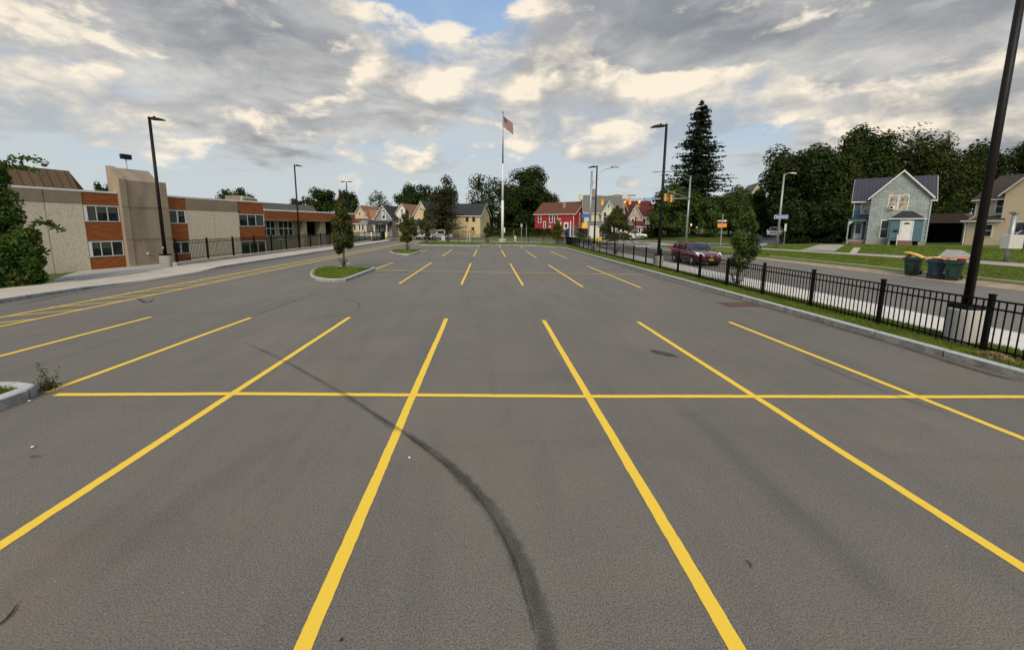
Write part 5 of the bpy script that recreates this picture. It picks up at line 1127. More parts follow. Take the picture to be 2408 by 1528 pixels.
# red house: long wall on the left, gable on the right
a = at(1257, 550, 98); b = at(1351, 550, 91); t = thing('red_house', 'bright red house with rust brown roof and white window trim', 'house', (a.x, a.y, zt(a.x, a.y)-.1), math.atan2(b.y-a.y, b.x-a.x)); L = math.hypot(b.x-a.x, b.y-a.y)
ze = hz_(1340, 502, 92, t); zr = hz_(1366, 475, 93, t)
gable_block(t, 0, L, 0, 7.0, .25, ze, zr, 'x', 'red_s', 'roof_rust', ov=.3); MB().box(0, L, -.03, 7, -.4, .25).build('foundation', M['white'], t)
MB().box(L*.60, L+.04, -.05, 7, .25, 2.6).build('brick_corner', M['brick'], t)
MB().box(L*.62, L*.67, 1.5, 2.1, ze+.3, zr-.1).build('chimney', M['foundation'], t)
for u_ in (.13, .42, .545): window(t, 'front', L*u_, ze-2.0, .6, 1.6, 0, .16)
window(t, 'front', L*.26, 1.9, .4, 1.4, 0, .16); window(t, 'front', L*.80, 2.0, .6, .9, -.05, .3, 'none'); window(t, 'front', L*.40, 2.1, .3, .3, 0, .12, 'none')
for u_ in (2.2, 4.9): window(t, 'right', u_, ze-2.4, .45, 2.3, L, .18)
MB().box(L+.01, L+.08, 3.2, 3.9, ze+.3, ze+1.8).build('gable_vent', M['white'], t); window(t, 'right', 3.4, .9, 3.0, 1.2, L+.04, .15, 'triple')
MB().tube([(L-.35, -.1, ze), (L-.3, -.1, ze-1.2), (L-.3, -.1, .3)], .06, 6).build('downspout', M['white'], t)
# pale green house behind the poles
t, w = placed('pale_green_house', 'pale green gabled house with grey roof and enclosed white porch', 1390, 88, 1445, 86, az=-.12); ze = hz_(1420, 499, 88, t); zr = hz_(1400, 460, 92, t)
gable_block(t, -1.4, w+2.0, 1.5, 10, 0, ze, zr, 'x', 'palegr', 'roof_grey', ov=.3); gable_block(t, w*.42, w*1.0, .0, 4, 0, ze, hz_(1432, 476, 88, t)+.3, 'y', 'palegr', 'roof_grey', ov=.35)
MB().box(.6, 1.3, 4.5, 5.2, zr-.6, zr+1.4).build('chimney', M['foundation'], t); MB().box(-2.4, -1.5, 4.5, 5.2, zr-1, hz_(1368, 468, 92, t)+1.0).build('chimney', M['palegr'], t)
window(t, 'front', w*.56, 3.6, .6, 1.9, 0, .12); window(t, 'front', w*.84, 3.6, .6, 1.9, 0, .16); window(t, 'front', w*.7, ze+.9, .25, .7, 0, .06, 'none')
gable_block(t, -.8, w+3.0, -2.4, -.01, 0, 2.7, 3.5, 'x', 'palegr', 'roof_grey', ov=.25, rname='porch_roof', wname='porch_wall')
for u_ in np.arange(-.3, w+2.8, .95): window(t, 'front', float(u_), 1.0, .5, 1.5, -2.4, .14, 'none')
# tan house with dormer
t, w = placed('tan_house', 'tan house with broad gable, dark roof and side dormer behind the fence tree', 1458, 96, 1496, 97, az=-.10); ze = hz_(1480, 508, 95, t); zr = hz_(1448, 464, 95, t)
gable_block(t, -2.6, w*.95, 0, 10, 0, ze, zr, 'y', 'tan_s', 'roof_dark', ov=.35); gable_block(t, w*.72, w+1.6, 2.5, 6, 0, ze+1.9, ze+3.3, 'x', 'tan_s', 'roof_dark', ov=.25)
window(t, 'right', 4.2, ze+.5, .7, 1.2, w+1.6, .15)
# maroon roofed house
t, w = placed('maroon_roof_house', 'taupe house with steep maroon roof and white window trim', 1484, 88, 1532, 84, az=-.05); ze = hz_(1515, 508, 86, t); zr = hz_(1515, 470, 87, t)
gable_block(t, .2, w+1.0, 1.6, 9, 0, ze, zr, 'x', 'taupe', 'roof_maroon', ov=.3); gable_block(t, -.6, w*.45, 0, 4, 0, ze, hz_(1498, 482, 87, t), 'y', 'taupe', 'roof_maroon', ov=.3)
window(t, 'front', w*.05, ze-2.2, .5, 1.6, 0, .14); window(t, 'front', w*.08, ze+.9, .3, .5, 0, .12, 'none'); window(t, 'front', w*.72, ze-2.3, .7, 1.7, 1.6, .2); window(t, 'front', w*1.05, ze-2.3, .5, 1.7, 1.6, .2)
gable_block(t, -1.2, w*.45, -1.9, -.01, 0, 2.7, 3.6, 'x', 'taupe', 'roof_maroon', ov=.25, rname='porch_roof', wname='porch_wall'); window(t, 'front', w*.2, .9, .9, 1.3, -1.9, .16, 'double')
MB().box(w*.48, w+1.0, -1.4, 1.58, 2.7, 2.9).build('porch_roof', M['roof_brown'], t)
for x in (w*.62, w*.78, w*.98): MB().box(x-.13, x+.13, -1.3, -1.05, 0, 2.7).build('porch_post', M['white'], t)
# gable peeking over the trees on the right
t, w = placed('pale_yellow_house', 'pale yellow gable peeping over the trees right of the spruce', 1745, 100, 1800, 98); ze = hz_(1770, 478, 99, t); zr = hz_(1775, 432, 99, t); gable_block(t, 0, w, 0, 8, 0, ze, zr, 'y', 'yellow_s', 'roof_grey', ov=.3)

# ------------------------------------------------------------------ cars
def wheel(t, x, y, r=.33, w=.22):
    ty = MB().cyl((x-w/2, y, r), (x+w/2, y, r), r, r, 24); o = ty.build('wheel', M['tyre'], t, bevel=.02)
    sgn = -1 if x < 0 else 1; MB().cyl((x+sgn*(w/2-.03), y, r), (x+sgn*(w/2+.012), y, r), r*.62, r*.56, 20).build('rim', M['rim'], o)
    sp = MB()
    for k in range(5): a = k*1.2566; sp.cyl((x+sgn*(w/2+.015), y, r), (x+sgn*(w/2+.018), y+math.cos(a)*r*.6, r+math.sin(a)*r*.6), .035, .02, 5)
    sp.build('spokes', M['chrome'], o)
def loft(secs, name, m, t, sub=1):
    # secs: list of closed cross-section rings (same count), along y
    n = len(secs[0]); vs = [p for s in secs for p in s]; fs = []
    for j in range(len(secs)-1):
        for i in range(n): fs.append((j*n+i, j*n+(i+1) % n, (j+1)*n+(i+1) % n, (j+1)*n+i))
    fs += [tuple(range(n))[::-1], tuple(range((len(secs)-1)*n, len(secs)*n))]
    o = MB().add(vs, fs).build(name, m, t, smooth=True)
    if sub: s = o.modifiers.new('s', 'SUBSURF'); s.levels = sub; s.render_levels = 2
    return o
def hatchback(name, label, x, y, rz, body, L=4.35, Wd=1.78, Hh=1.58, z=0.0, cat='car', group=None):
    # local frame: the nose points to -y; y=0 is the middle
    t = thing(name, label, cat, (x, y, z), rz, group); hw = Wd/2
    def ring(y, z0, z1, w0, w1): # lower body section
        return [(-w0*.90, y, z0), (w0*.90, y, z0), (w0, y, z0+.14), (w0, y, (z0+z1)/2), (w1, y, z1-.06), (w1*.86, y, z1), (-w1*.86, y, z1), (-w1, y, z1-.06), (-w0, y, (z0+z1)/2), (-w0, y, z0+.14)]
    prof = [(-.50, .30, .66, .70), (-.485, .22, .80, .88), (-.44, .20, .88, .97), (-.30, .19, .99, 1.0), (-.18, .19, 1.05, 1.0), (.0, .19, 1.04, 1.0), (.25, .19, 1.06, 1.0), (.42, .20, 1.08, .97), (.48, .26, 1.02, .93), (.50, .34, .90, .88)]
    loft([ring(a*L, z0, z1, hw*k, hw*k*.96) for a, z0, z1, k in prof], 'body', M[body], t)
    gl = [(-.215, 1.00, .80, 1.00), (-.10, 1.34, .76, 1.0), (-.02, 1.49, .70, 1.0), (.12, 1.53, .68, 1.0), (.30, 1.50, .68, 1.0), (.40, 1.38, .70, 1.0), (.475, 1.04, .80, 1.0)]
    def cab(y, zt_, wt, s=0.0): return [(-hw*.93, y, 1.0), (hw*.93, y, 1.0), (hw*(.93+wt)/2+.01, y, (1.0+zt_)/2), (hw*wt, y, zt_-.02), (hw*wt*.8, y, zt_), (-hw*wt*.8, y, zt_), (-hw*wt, y, zt_-.02), (-hw*(.93+wt)/2-.01, y, (1.0+zt_)/2)]
    sc = Hh/1.58
    loft([cab(a*L, z1*sc, wt) for a, z1, wt, _ in gl], 'windows', M['glass'], t, 1)
    rf = [(-.05, 1.46, .72), (.0, 1.515, .74), (.12, 1.555, .73), (.30, 1.525, .73), (.40, 1.43, .72), (.415, 1.38, .72)]
    loft([[(-hw*w_, a*L, z1*sc-.05), (hw*w_, a*L, z1*sc-.05), (hw*w_*.9, a*L, z1*sc), (0, a*L, z1*sc+.02), (-hw*w_*.9, a*L, z1*sc)] for a, z1, w_ in rf], 'roof_panel', M[body], t, 1)
    pl = MB()
    for s in (-1, 1):
        pl.tube([(s*hw*.86, -.205*L, 1.03), (s*hw*.76, -.09*L, 1.36*sc), (s*hw*.72, -.04*L, 1.50*sc)], .035, 6); pl.tube([(s*hw*.94, .04*L, 1.02), (s*hw*.74, .06*L, 1.50*sc)], .03, 6)
        pl.tube([(s*hw*.93, .27*L, 1.05), (s*hw*.72, .25*L, 1.50*sc)], .035, 6); pl.tube([(s*hw*.9, .45*L, 1.06), (s*hw*.72, .39*L, 1.42*sc)], .06, 6)
    pl.build('pillars', M[body], t)
    for s in (-1, 1):
        MB().lathe([(.02, -.08), (.10, -.04), (.11, .03), (.05, .08)], (s*(hw+.09), -.17*L, 1.06), 10).build('wing_mirror', M[body], t)
        MB().add([(s*hw*.50, -.502*L, .70), (s*hw*.93, -.462*L, .72), (s*hw*1.0, -.385*L, .93), (s*hw*.60, -.466*L, .87), (s*hw*.52, -.42*L, .66), (s*hw*.85, -.38*L, .68), (s*hw*.85, -.36*L, .86), (s*hw*.58, -.40*L, .80)], [(0, 1, 2, 3), (4, 5, 6, 7), (0, 1, 5, 4), (1, 2, 6, 5), (2, 3, 7, 6), (3, 0, 4, 7)]).build('headlight', M['lamp'], t)
        MB().box(s*hw*.97-.03, s*hw*.97+.03, .44*L, .485*L, .85, 1.1).build('tail_light', M['sign_red'], t)
        for yy in (-.05*L, .17*L): MB().box(s*(hw*.985)-.02, s*(hw*.985)+.02, yy, yy+.16, .90, .93).build('door_handle', M[body], t)
    gr = MB().box(-hw*.46, hw*.46, -.508*L, -.47*L, .60, .76).build('grille', M['dark'], t); MB().box(-hw*.46, hw*.46, -.512*L, -.509*L, .70, .74).build('grille_bar', M['chrome'], gr); MB().lathe([(.01, 0), (.08, 0), (.08, .01), (.01, .012)], (0, 0, 0), 14).build('badge', M['chrome'], gr).matrix_local = Matrix.Translation((0, -.514*L, .68))@Matrix.Rotation(math.pi/2, 4, 'X')
    MB().box(-.16, .16, -.512*L, -.50*L, .40, .52).build('number_plate', M['sign_org'], t); MB().box(-hw*.7, hw*.7, -.503*L, -.46*L, .24, .38).build('lower_intake', M['dark'], t)
    for s in (-1, 1):
        for yy in (-.30, .29): MB().cyl((s*(hw*.55), yy*L, .33), (s*(hw+.004), yy*L, .33), .40, .40, 22).build('wheel_arch', M['dark'], t); wheel(t, s*(hw-.08), yy*L)
    return t
hatchback('hatchback_car', 'maroon compact crossover driving past on the street behind the fence', 14.98, 28.42, 0.0, 'red_body')
def van(name, label, x, y, rz, body, z, kind='pickup', L=5.4, group=None):
    t = thing(name, label, 'pickup truck' if kind == 'pickup' else 'van', (x, y, z), rz, group); hw = .95
    MB().prism([(-L/2, .45), (L/2, .45), (L/2, 1.05), (-.2, 1.1), (-L/2+.9, 1.1), (-L/2+.1, 1.0)], 'x', -hw, hw).build('body', M[body], t, bevel=.06)
    if kind == 'pickup':
        MB().prism([(-1.1, 1.08), (.9, 1.08), (.75, 1.75), (-.45, 1.75)], 'x', -hw*.86, hw*.86).build('cab', M[body], t, bevel=.05)
        MB().add([(-hw*.78, -1.10, 1.15), (hw*.78, -1.10, 1.15), (hw*.70, -.52, 1.70), (-hw*.70, -.52, 1.70)], [(0, 1, 2, 3)]).build('windscreen', M['glass'], t)
        for s in (-1, 1): MB().box(s*hw*.86-.012, s*hw*.86+.012, -.7, .6, 1.15, 1.62).build('side_window', M['glass'], t)
        MB().box(-hw*.85, hw*.85, 1.0, L/2-.1, 1.06, 1.10).build('load_bed', M['dark'], t)
    else:
        MB().prism([(-L/2+.6, 1.0), (L/2-.05, 1.0), (L/2-.1, 2.05), (-.9, 2.05)], 'x', -hw*.93, hw*.93).build('cab', M[body], t, bevel=.05)
        for s in (-1, 1): MB().box(s*hw*.93-.012, s*hw*.93+.012, -1.2, -.2, 1.25, 1.8).build('side_window', M['glass'], t)
    MB().box(-hw*.9, hw*.9, -L/2-.03, -L/2+.02, .5, .95).build('grille', M['dark'], t)
    for s in (-1, 1): MB().box(s*hw*.78-.14, s*hw*.78+.14, -L/2-.045, -L/2-.02, .78, .95).build('headlight', M['lamp'], t)
    for s in (-1, 1):
        for yy in (-.30, .30): wheel(t, s*(hw-.08), yy*L, .38, .26)
    return t
p = at(1032, 560, 72); van('pickup_truck', 'white pickup truck parked beyond the drive, before the brownish pine', p.x, p.y, -.95+math.pi*0, 'white_body', zt(p.x, p.y), 'pickup', 4.6)
p = at(982, 560, 74); van('van', 'white van parked with a black wheel showing, left of the pickup', p.x, p.y, -2.6, 'white_body', zt(p.x, p.y), 'van', 4.6)
p = at(1497, 552, 80); hatchback('parked_car', 'dark car parked before the pale green house', at(1497-8, 552, 80).x-4.5, p.y, 1.2, 'dark_body', z=zt(p.x, p.y))
p = at(1455, 556, 78); hatchback('parked_car', 'white car mostly hidden behind the fence tree trunk', p.x+1.0, p.y, 1.2, 'white_body', z=zt(p.x, p.y))
p = at(1521, 557, 80); hatchback('parked_car', 'silver car right of the fence tree, in front of reddish bush', at(1500, 557, 82).x, p.y+3, 1.2, 'silver_body', z=zt(p.x, p.y)+.1)
p = at(1823, 546, 62); hatchback('parked_car', 'silver car nosing out of the shade behind the street name pole', p.x, p.y, -.75, 'silver_body', z=p.z-.75)
p = at(2412, 628, 37); hatchback('parked_car', 'white car cut off by the right edge on the yard', p.x+1.8, p.y, 1.4, 'white_body', z=zt(p.x, p.y))

# ------------------------------------------------------------------ wheelie bins
def bin_(label, x, y, rz, m, lid, tilt, group='wheelie bins at the kerb', w=.62, h=1.02, z=None, bags=True, sticker=False):
    t = thing('wheelie_bin', label, 'bin', (x, y, zt(x, y) if z is None else z), rz, group)
    a, b = w*.40, w*.52
    MB().add([(-a, -a, .03), (a, -a, .03), (a, a, .03), (-a, a, .03), (-b, -b, h*.86), (b, -b, h*.86), (b, b, h*.86), (-b, b, h*.86)], [(0, 3, 2, 1), (0, 1, 5, 4), (1, 2, 6, 5), (2, 3, 7, 6), (3, 0, 4, 7), (4, 5, 6, 7)]).build('body', M[m], t, bevel=.03)
    MB().box(-b-.05, b+.05, -b-.05, b+.09, h*.80, h*.96).build('rim', M[m], t, bevel=.02)
    MB().box(-a*.5, a*.5, -b-.012, -a*.9, .18, h*.66).build('front_rib', M[m], t, bevel=.01)
    for s in (-1, 1): MB().cyl((s*(a+.02), a+.06, .13), (s*(a+.09), a+.06, .13), .13, .13, 16).build('wheel', M['tyre'], t)
    MB().tube([(-b*.8, b+.06, h*.9), (-b*.8, b+.16, h*.95), (b*.8, b+.16, h*.95), (b*.8, b+.06, h*.9)], .018, 6).build('handle', M[m], t)
    lo = MB(); n = 9; q = []
    for i in range(n+1):
        f = i/n; q.append((-b-.06+(2*b+.16)*f, .045*math.sin(math.pi*f)))
    lo.prism(q+[(x_, z_-.035) for x_, z_ in q[::-1]], 'y', -b-.06, b+.08); L_ = lo.build('lid', M[lid], t); L_.location = (0, 0, h+.0+abs(math.sin(tilt))*w*.45+.03); L_.rotation_euler = (0, tilt, 0)
    if bags:
        for i in range(3): MB().lathe([(.03, -.1), (.16, -.04), (.17, .06), (.08, .14), (.02, .15)], (random.uniform(-.12, .12)*2*(1 if i else -1), random.uniform(-.15, .1), h*.97), 9).build('rubbish_bag', M['bag' if i < 2 else 'bag_r'], t, smooth=True)
    if sticker: MB().box(-a*.35, a*.35, -a-.075, -a-.055, .2, .36).build('sticker', M['sign_white'], t)
    return t
bin_('dark green wheelie bin with steeply tilted yellow lid, leftmost of three', 23.65, 21.05, -1.05, 'bin_green', 'lid_y', .35)
bin_('navy wheelie bin with white sticker between the two green ones', 23.45, 19.70, -.95, 'bin_blue', 'lid_y', .08, sticker=True)
bin_('dark green wheelie bin with domed orange lid against the big lamp pole', 23.55, 18.98, -.95, 'bin_green', 'lid_o', -.12)
p = at(1335-10, 560, 88); p = at(1341, 556, 88); bin_('blue recycling bin beside the red house corner', p.x-.2, p.y, 0, 'bin_rb', 'bin_rb' if False else 'lid_y', 0, None, w=.9, h=1.6, bags=False)
p = at(1788, 550, 60); bin_('blue recycling bin in the shade at the end of a driveway', p.x, p.y, -.6, 'bin_rb', 'lid_y', 0, None, w=.7, h=1.05, bags=False)
for o in list(bpy.data.objects):
    if o.name.startswith('lid') and o.parent and 'blue recycling' in o.parent.get('label', ''): o.data = o.data.copy(); o.data.materials[0] = M['bin_rb']

# ------------------------------------------------------------------ traffic signals, poles and signs
def sig_head(t, c, az, lit=True, back=False):
    # one three-lens head centred at c (local), facing direction az (0 = -y)
    R = Matrix.Translation(c)@Matrix.Rotation(az, 4, 'Z')
    o = MB().box(-.18, .18, -.10, .12, -.56, .56).build('signal_head', M['sig_y'], t, bevel=.02); o.matrix_local = R
    for k, z in enumerate((.36, 0, -.36)):
        MB().cyl((0, -.103, z), (0, -.12, z), .14, .14, 16).build('lens', M['red_on'] if (k == 0 and lit) else M['sig_blk'], o)
        v = MB(); n = 10
        for i in range(n):
            a0 = -.35+math.pi*(1+.7/math.pi)*i/n; a1 = -.35+math.pi*(1+.7/math.pi)*(i+1)/n
            A_ = [(math.cos(q)*.165, yy, z+math.sin(q)*.165) for q in (a0, a1) for yy in (-.10, -.34)]
            v.add([A_[0], A_[1], A_[3], A_[2]], [(0, 1, 2, 3)])
        v.build('visor', M['sig_y'], o)
    return o
# left grey mast
mp = at(1386, 560, 62); ml = thing('signal_mast', 'grey signal mast with long arm and two street lamp arms, left of the junction', 'traffic signal', (mp.x, mp.y, 0)); rel = lambda px, py, d: at(px, py, d)-Vector((mp.x, mp.y, 0))
MB().cyl((0, 0, 0), (0, 0, at(1391, 405, 62).z), .20, .14, 14).build('pole', M['galv'], ml, smooth=True)
e = rel(1494.5, 459.5, 62); s_ = Vector((0, 0, at(1389, 462.7, 62).z)); MB().cyl(s_, e, .14, .08, 12).build('mast_arm', M['galv'], ml, smooth=True)
arc = [rel(1391, 440, 62), rel(1396, 425, 62), rel(1408, 408, 62), rel(1422, 398, 62), rel(1445, 393, 62)]; MB().tube(arc, .07, 8).build('lamp_arm', M['galv'], ml); q = rel(1438, 392.5, 62); MB().prism([(-.1, -.05), (1.1, -.12), (1.2, -.02), (.6, .1), (0, .08)], 'y', -.2, .2).build('lamp_head', M['galv'], ml).location = q
MB().tube([rel(1391, 446, 62), rel(1400, 428, 62), rel(1414, 412, 62)], .04, 6).build('arm_brace', M['galv'], ml)
c = rel(1415, 505, 62); c = rel((1400+620/5.877)*.94063, (400+612/5.877)*.94063, 62); sig_head(ml, c, math.pi+.1, False); c = rel((1400+1025/5.877)*.94063, (400+600/5.877)*.94063, 62); sig_head(ml, c, math.pi+.1, False)
for a_, b_ in ((.52, .63), (.70, .80)):
    pa = s_.lerp(e, a_); pb = s_.lerp(e, b_); k = 'sign_panel' if a_ < .6 else 'sign_panel'
    MB().box(pa.x, pb.x, pa.y-.2, pa.y-.17, pa.z-.2 if a_ < .6 else pa.z-.5, pa.z+.2 if a_ < .6 else pa.z+.45).build(k, M['band' if a_ < .6 else 'cab'], ml)
MB().box(-1.35, -.05, -.35, -.3, at(1386, 512, 62).z, at(1386, 505, 62).z).build('street_name_sign', M['sign_blue'], ml)
cb = MB().box(-.2, .95, -.7, -.3, at(1386, 552, 62).z-.2, at(1386, 531, 62).z).build('signal_cabinet', M['cab'], ml)
ps = rel(1374, 530, 62); MB().box(ps.x-.45, ps.x+.35, ps.y-.5, ps.y-.15, ps.z-.45, ps.z+.35).build('pedestrian_signal', M['sig_y'], ml)
# right grey mast
mp2 = at(1613, 569.5, 70); mr_ = thing('signal_mast', 'grey signal mast with braced arm and lamp arm behind the maroon car', 'traffic signal', (mp2.x, mp2.y, 0)); rel2 = lambda px, py, d: at(px, py, d)-Vector((mp2.x, mp2.y, 0))
Z4 = lambda x, y: ((1620+x/7.64)*.94063, (420+y/7.64)*.94063)
MB().cyl((0, 0, 0), rel2(*Z4(815, 165), 70), .20, .13, 14).build('pole', M['galv'], mr_, smooth=True)
arm0 = rel2(*Z4(790, 585), 70); MB().cyl(arm0, rel2(*Z4(-500, 600), 72), .13, .06, 12).build('mast_arm', M['galv'], mr_, smooth=True)
MB().cyl(arm0, rel2(*Z4(383, 440), 60), .11, .07, 12).build('mast_arm', M['galv'], mr_, smooth=True)
MB().tube([rel2(*Z4(800, 265), 70), rel2(*Z4(650, 170), 68), rel2(*Z4(500, 90), 66)], .05, 6).build('arm_brace', M['galv'], mr_)
MB().tube([rel2(*Z4(810, 170), 70), rel2(*Z4(700, 115), 69), rel2(*Z4(560, 75), 67), rel2(*Z4(300, 68), 64), rel2(*Z4(190, 74), 63)], .055, 8).build('lamp_arm', M['galv'], mr_); MB().prism([(-1.0, -.12), (.2, -.05), (.2, .06), (-.5, .08)], 'y', -.18, .18).build('lamp_head', M['galv'], mr_).location = rel2(*Z4(185, 76), 63)
for zx, zy, px in ((383, 440, 325), (497, 470, 438)):
    c = rel2(*Z4(px, 568 if px < 400 else 586), 61); sig_head(mr_, c, -1.15, False); MB().cyl(rel2(*Z4(zx, zy-35), 61), rel2(*Z4(zx-6, 655), 61), .035, .035, 6).build('hanger', M['galv'], mr_)
Z8 = lambda x, y: ((1480+x/10.9)*.94063, (480+y/10.9)*.94063)
for x_, y_ in ((890, 330), (1280, 330)):
    c = rel2(*Z8(x_, y_), 71); sig_head(mr_, c, .15, True)
sg = rel2(*Z8(1560, 200), 71); bx = MB().box(-.95, .95, -.02, .02, -.22, .22).build('street_name_sign', M['sign_blue'], mr_); bx.location = sg+Vector((0, -.18, 0)); bx.rotation_euler = (0, -.03, -.4)
text_mesh(bx, 'sign_lettering', 'GENESEE ST', .30, M['sign_white'], (0, -.024, 0), (math.pi/2, 0, 0))
o = MB().box(-.2, .2, -.15, .15, -.28, .28).build('pedestrian_signal', M['sig_blk'], mr_); o.location = rel2(*Z4(795, 1085), 69.7)+Vector((.2, 0, 0)); MB().box(-.09, .09, -.165, -.152, -.13, .14).build('hand_symbol', M['hand_on'], o)
# street light with blue name sign
base = gt(1826, 585.0); tp = at(1842, 413, (base-Vector((0, 0, CAM_H))).dot(_f)); t = thing('street_light', 'pale street light pole carrying the blue street name sign', 'street light', (base.x, base.y, base.z)); hgt = tp.z-base.z
MB().cyl((0, 0, -.1), (0, 0, hgt), .13, .08, 12).build('pole', M['galv'], t, smooth=True); MB().tube([(0, 0, hgt-.3), (.10, -.07, hgt-.05), (.28, -.20, hgt+.10), (.55, -.4, hgt+.06)], .04, 8).build('lamp_arm', M['galv'], t); MB().prism([(-.1, -.05), (.5, -.08), (.45, .03), (0, .06)], 'y', -.12, .12).build('lamp_head', M['white'], t).location = (.5, -.36, hgt+.07)
dd = (base-Vector((0, 0, CAM_H))).dot(_f); sc_ = at(1838, 510.5, dd)
bx = MB().box(-.62, .62, -.015, .015, -.19, .19).build('street_name_sign', M['sign_white'], t); bx.location = Vector((.02, -.16, sc_.z-base.z)); az_ = -math.radians(34); bx.rotation_euler = (0, 0, az_)
MB().box(-.585, .585, -.020, -.0155, -.155, .155).build('sign_face', M['sign_blue'], bx); text_mesh(bx, 'sign_lettering', 'Seward St', .24, M['sign_white'], (0, -.024, -.01), (math.pi/2, 0, 0))
# utility sign posts
def sign_post(label, px, py, ytop, name='sign_post', faces=(), post='galv', r=.035, depth=None, group=None):
    b = gt(px, py) if depth is None else Vector((*at(px, py, depth).xy, zt(*at(px, py, depth).xy))); d_ = (b-Vector((0, 0, CAM_H))).dot(_f); h = at(px, ytop, d_).z-b.z
    t = thing(name, label, 'sign', b, 0, group); MB().cyl((0, 0, -.05), (0, 0, h), r, r, 8).build('post', M[post], t)
    for (kind, dy0, dy1, wpx) in faces:
        z1 = at(px, dy0, d_).z-b.z; z0 = at(px, dy1, d_).z-b.z; w = wpx*d_/F_PX; rz = -math.atan2(b.x, b.y)
        o = MB().box(-w/2, w/2, -.045, -.036, z0, z1).build('sign_plate', M[kind], t); o.rotation_euler = (0, 0, rz)
        yield_ = o
    t['_w'] = 0; del t['_w']; return t, d_
t, d_ = sign_post('grey post with black one way sign above an orange hooded plate', 1694, 577.5, 504, faces=[('sig_blk', 516, 523.5, 22.5), ('sign_org', 525.5, 534.5, 19)], r=.07)
h1 = at(1694, 519.7, d_).z-t.location.z; rz = -math.atan2(t.location.x, t.location.y); w = 22.5*d_/F_PX; pl_ = [o for o in t.children if o.name.startswith('sign_plate')][0]
MB().prism([(-w*.43, h1-.10), (w*.22, h1-.10), (w*.22, h1-.19), (w*.43, h1), (w*.22, h1+.19), (w*.22, h1+.10), (-w*.43, h1+.10)], 'y', -.052, -.046).build('arrow', M['sign_white'], pl_)
text_mesh(pl_, 'sign_lettering', 'ONE WAY', .17, M['sig_blk'], (-w*.1, -.056, h1), (math.pi/2, 0, 0))
t, d_ = sign_post('thin post with white do not enter sign before the red house', 1314.5, 566, 513, faces=[('sign_org', 514, 518, 6), ('sign_white', 521.5, 524.5, 9.5), ('sign_white', 525.5, 538, 8.4)], r=.03)
pl_ = [o for o in t.children if o.name.startswith('sign_plate')][-1]; hm = (at(1314, 525.5, d_).z+at(1314, 538, d_).z)/2-t.location.z
o = MB().cyl((0, -.047, hm), (0, -.052, hm), .30, .30, 24).build('red_disc', M['sign_red'], pl_); MB().box(-.22, .22, -.058, -.053, hm-.05, hm+.05).build('white_bar', M['sign_white'], pl_)
sign_post('grey post with small plate right of the fire hydrant', 1226, 568, 526, faces=[('cab', 527, 533.5, 3.6)], r=.06)
sign_post('plain grey post, farther right of the fire hydrant', 1237.5, 568, 529.5, r=.05)
sign_post('short thin grey marker post just left of the fire hydrant', 1207.5, 564, 542, r=.05)
sign_post('small white parking sign on a thin post in the yard behind the street light', 1848+4, 582, 553, faces=[('cab', 553, 571, 4)], r=.03) if False else None
t, d_ = sign_post('small narrow white sign on a thin post right of the street light', 1957, 585, 560-16, r=.02, faces=[('cab', 545, 562, 4)]) if False else (None, None)
t, d_ = sign_post('small narrow grey sign on a thin post in the yard right of the street name pole', 1852+4.5, 600, 600, depth=None) if False else (None, None)
t, d_ = sign_post('small narrow grey sign on a thin post right of the street name pole', (1860+505/5.093)*.94063, (400+1080/5.093)*.94063, (400+812/5.093)*.94063, r=.03, faces=[('cab', (400+812/5.093)*.94063, (400+905/5.093)*.94063, 4.2)])
t, d_ = sign_post('thin white pole with pedestrian signal at the red house corner', 1340.5, 566, 520, r=.09, post='white')
for (x_, y_, z_, l_) in ((2125, 435, 640, None),): pass
# three leaning stakes near the flagpole
for (xb, yb, xt, yt_, l_) in ((2065, 690, 2110, 270, 'leftmost, leaning right'), (2140, 650, 2145, 420, 'upright, in the middle'), (2165, 640, 2215, 340, 'rightmost, leaning right')):
    b = gt((960+xb/10.03)*.94063, (540+yb/10.03)*.94063+.3); d_ = (b-Vector((0, 0, CAM_H))).dot(_f); e_ = at((960+xt/10.03)*.94063, (540+yt_/10.03)*.94063, d_)
    o = MB().cyl((0, 0, -.05), e_-b, .035, .03, 6).build('stake', M['cab']); o.location = b; tag(o, 'thin grey stake by the yellow house, '+l_, 'stake', 'thin grey stakes left of the flagpole')
# hydrant
b = gt((1180+1080/10.03)*.94063, 567.2); s = 1.35
t = thing('fire_hydrant', 'cream fire hydrant behind the far fence, right of the flagpole', 'hydrant', b)
MB().lathe([(.16*s, 0), (.16*s, .06*s), (.11*s, .08*s), (.11*s, .48*s), (.14*s, .50*s), (.14*s, .54*s), (.10*s, .62*s), (.04*s, .68*s), (.04*s, .74*s), (.01, .75*s)], n=16).build('barrel', M['hyd'], t, smooth=False)
for a_ in ((1, 0), (-1, 0), (0, -1)): MB().cyl((0, 0, .38*s), (a_[0]*.2*s, a_[1]*.2*s, .38*s), .055*s, .06*s, 12).build('nozzle_cap', M['hyd'], t)
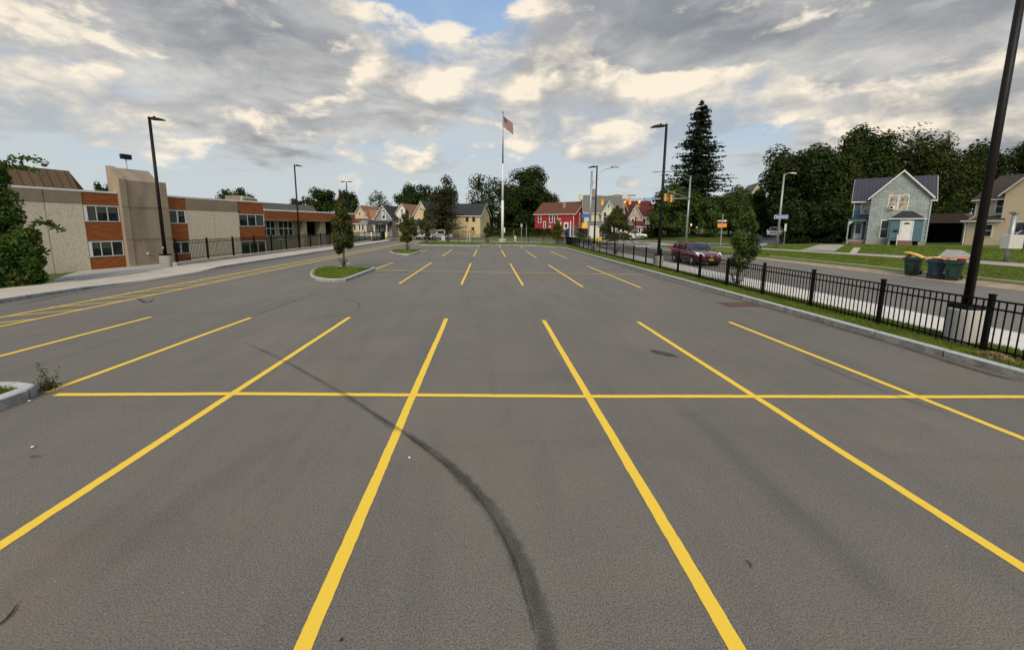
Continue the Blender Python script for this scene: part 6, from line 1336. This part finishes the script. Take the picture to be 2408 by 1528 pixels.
# bollards
for i, x_ in enumerate((896, 972, 1024)):
    b = at((1400+x_/10.03)*.94063, (540+630/10.03)*.94063, 64); h = at(1400, (540+510/10.03)*.94063, 64).z; t = MB().lathe([(.09, -.1), (.09, h-.06), (.07, h-.01), (.01, h)], n=12).build('bollard', M['boll']); t.location = (b.x, b.y, 0)
    tag(t, 'yellow bollard beside the signal cabinet, '+('leftmost of three', 'middle of three', 'rightmost of three')[i], 'bollard', 'yellow bollards by the signal cabinet')
b = gt((860+1325/12.73)*.94063, (500+1235/12.73)*.94063); t = MB().lathe([(.09, -.1), (.09, 1.1), (.07, 1.18), (.01, 1.2)], n=12).build('bollard', M['boll']); t.location = b; tag(t, 'single yellow marker post on the grass beyond the school drive', 'bollard')
for i, x_ in enumerate((700, 800, 908)):
    b = gt((960+x_/10.03)*.94063, (540+580/10.03)*.94063); t = MB().lathe([(.06, -.1), (.06, 1.0), (.05, 1.05), (.01, 1.06)], n=10).build('bollard', M['white']); t.location = b; tag(t, 'thin white marker post before the white van, '+('leftmost', 'middle', 'rightmost')[i]+' of three', 'bollard', 'white marker posts by the drive')
# utility cabinet
b = gt((960+1497/10.03)*.94063, (540+615/10.03)*.94063); t = thing('utility_cabinet', 'pale grey utility cabinet on the grass right of the white pickup', 'cabinet', b); MB().box(-.35, .35, -.25, .25, 0, .8).build('cabinet_body', M['cab'], t, bevel=.03); MB().box(-.02, .33, -.262, -.251, .08, .74).build('door', M['cab'], t)
# utility poles
b = at((960+245/10.03)*.94063, 560, 76); t = thing('utility_pole', 'dark wooden utility pole in front of the ochre house', 'pole', (b.x, b.y, zt(b.x, b.y))); hh_ = at(928, 512, 76).z; MB().cyl((0, 0, -.1), (0, 0, hh_), .17, .13, 10).build('pole', M['bark'], t); MB().box(-.25, .25, -.05, .05, hh_-.5, hh_-.2).build('bracket', M['bronze'], t)
b = at((1400+1875/10.03)*.94063, 560, 80); t = thing('utility_pole', 'slim dark pole in front of the maroon roofed house', 'pole', (b.x, b.y, 0)); MB().cyl((0, 0, -.1), (0, 0, at(1500, 515, 80).z), .12, .10, 10).build('pole', M['bronze'], t); MB().lathe([(.1, 0), (.25, .1), (.1, .3)], (0, 0, at(1500, 515, 80).z), 10).build('lantern', M['bronze'], t)
# grey post with meter box at the right
b = gt((2360+695/4.494)*.94063, (400+1150/4.494)*.94063); d_ = (b-Vector((0, 0, CAM_H))).dot(_f); t = thing('signal_post', 'grey post with pale equipment box in front of the beige house', 'post', b); zz = lambda y: at(2380, (400+y/4.494)*.94063, d_).z-b.z
MB().cyl((0, 0, -.1), (0, 0, zz(590)), .13, .12, 12).build('post', M['galv'], t, smooth=True); MB().box(-.48, .42, -.35, .1, zz(995), zz(840)).build('equipment_box', M['cab'], t, bevel=.03); MB().box(-.16, .16, -.16, .16, zz(610), zz(588)).build('cap', M['band'], t)
b2 = at((2360+870/4.494)*.94063, 600, d_+4); t = thing('yard_post', 'thin black post in the yard before the beige house', 'post', (b2.x, b2.y, zt(b2.x, b2.y))); MB().cyl((0, 0, 0), (0, 0, 1.9), .03, .03, 8).box(-.12, .12, -.1, .1, 1.6, 1.95).build('post', M['sig_blk'], t)
# overhead wire with lamp arm at the right
a_ = at((2360+250/4.494)*.94063, (400+35/4.494)*.94063, 50); b_ = at(2440, (400-5)*.94063, 46); cW = MB(); pts_ = [a_.lerp(b_, k/8)-Vector((0, 0, .25*math.sin(math.pi*k/8))) for k in range(9)]
a0_ = at(2180, 400, 70)
# end
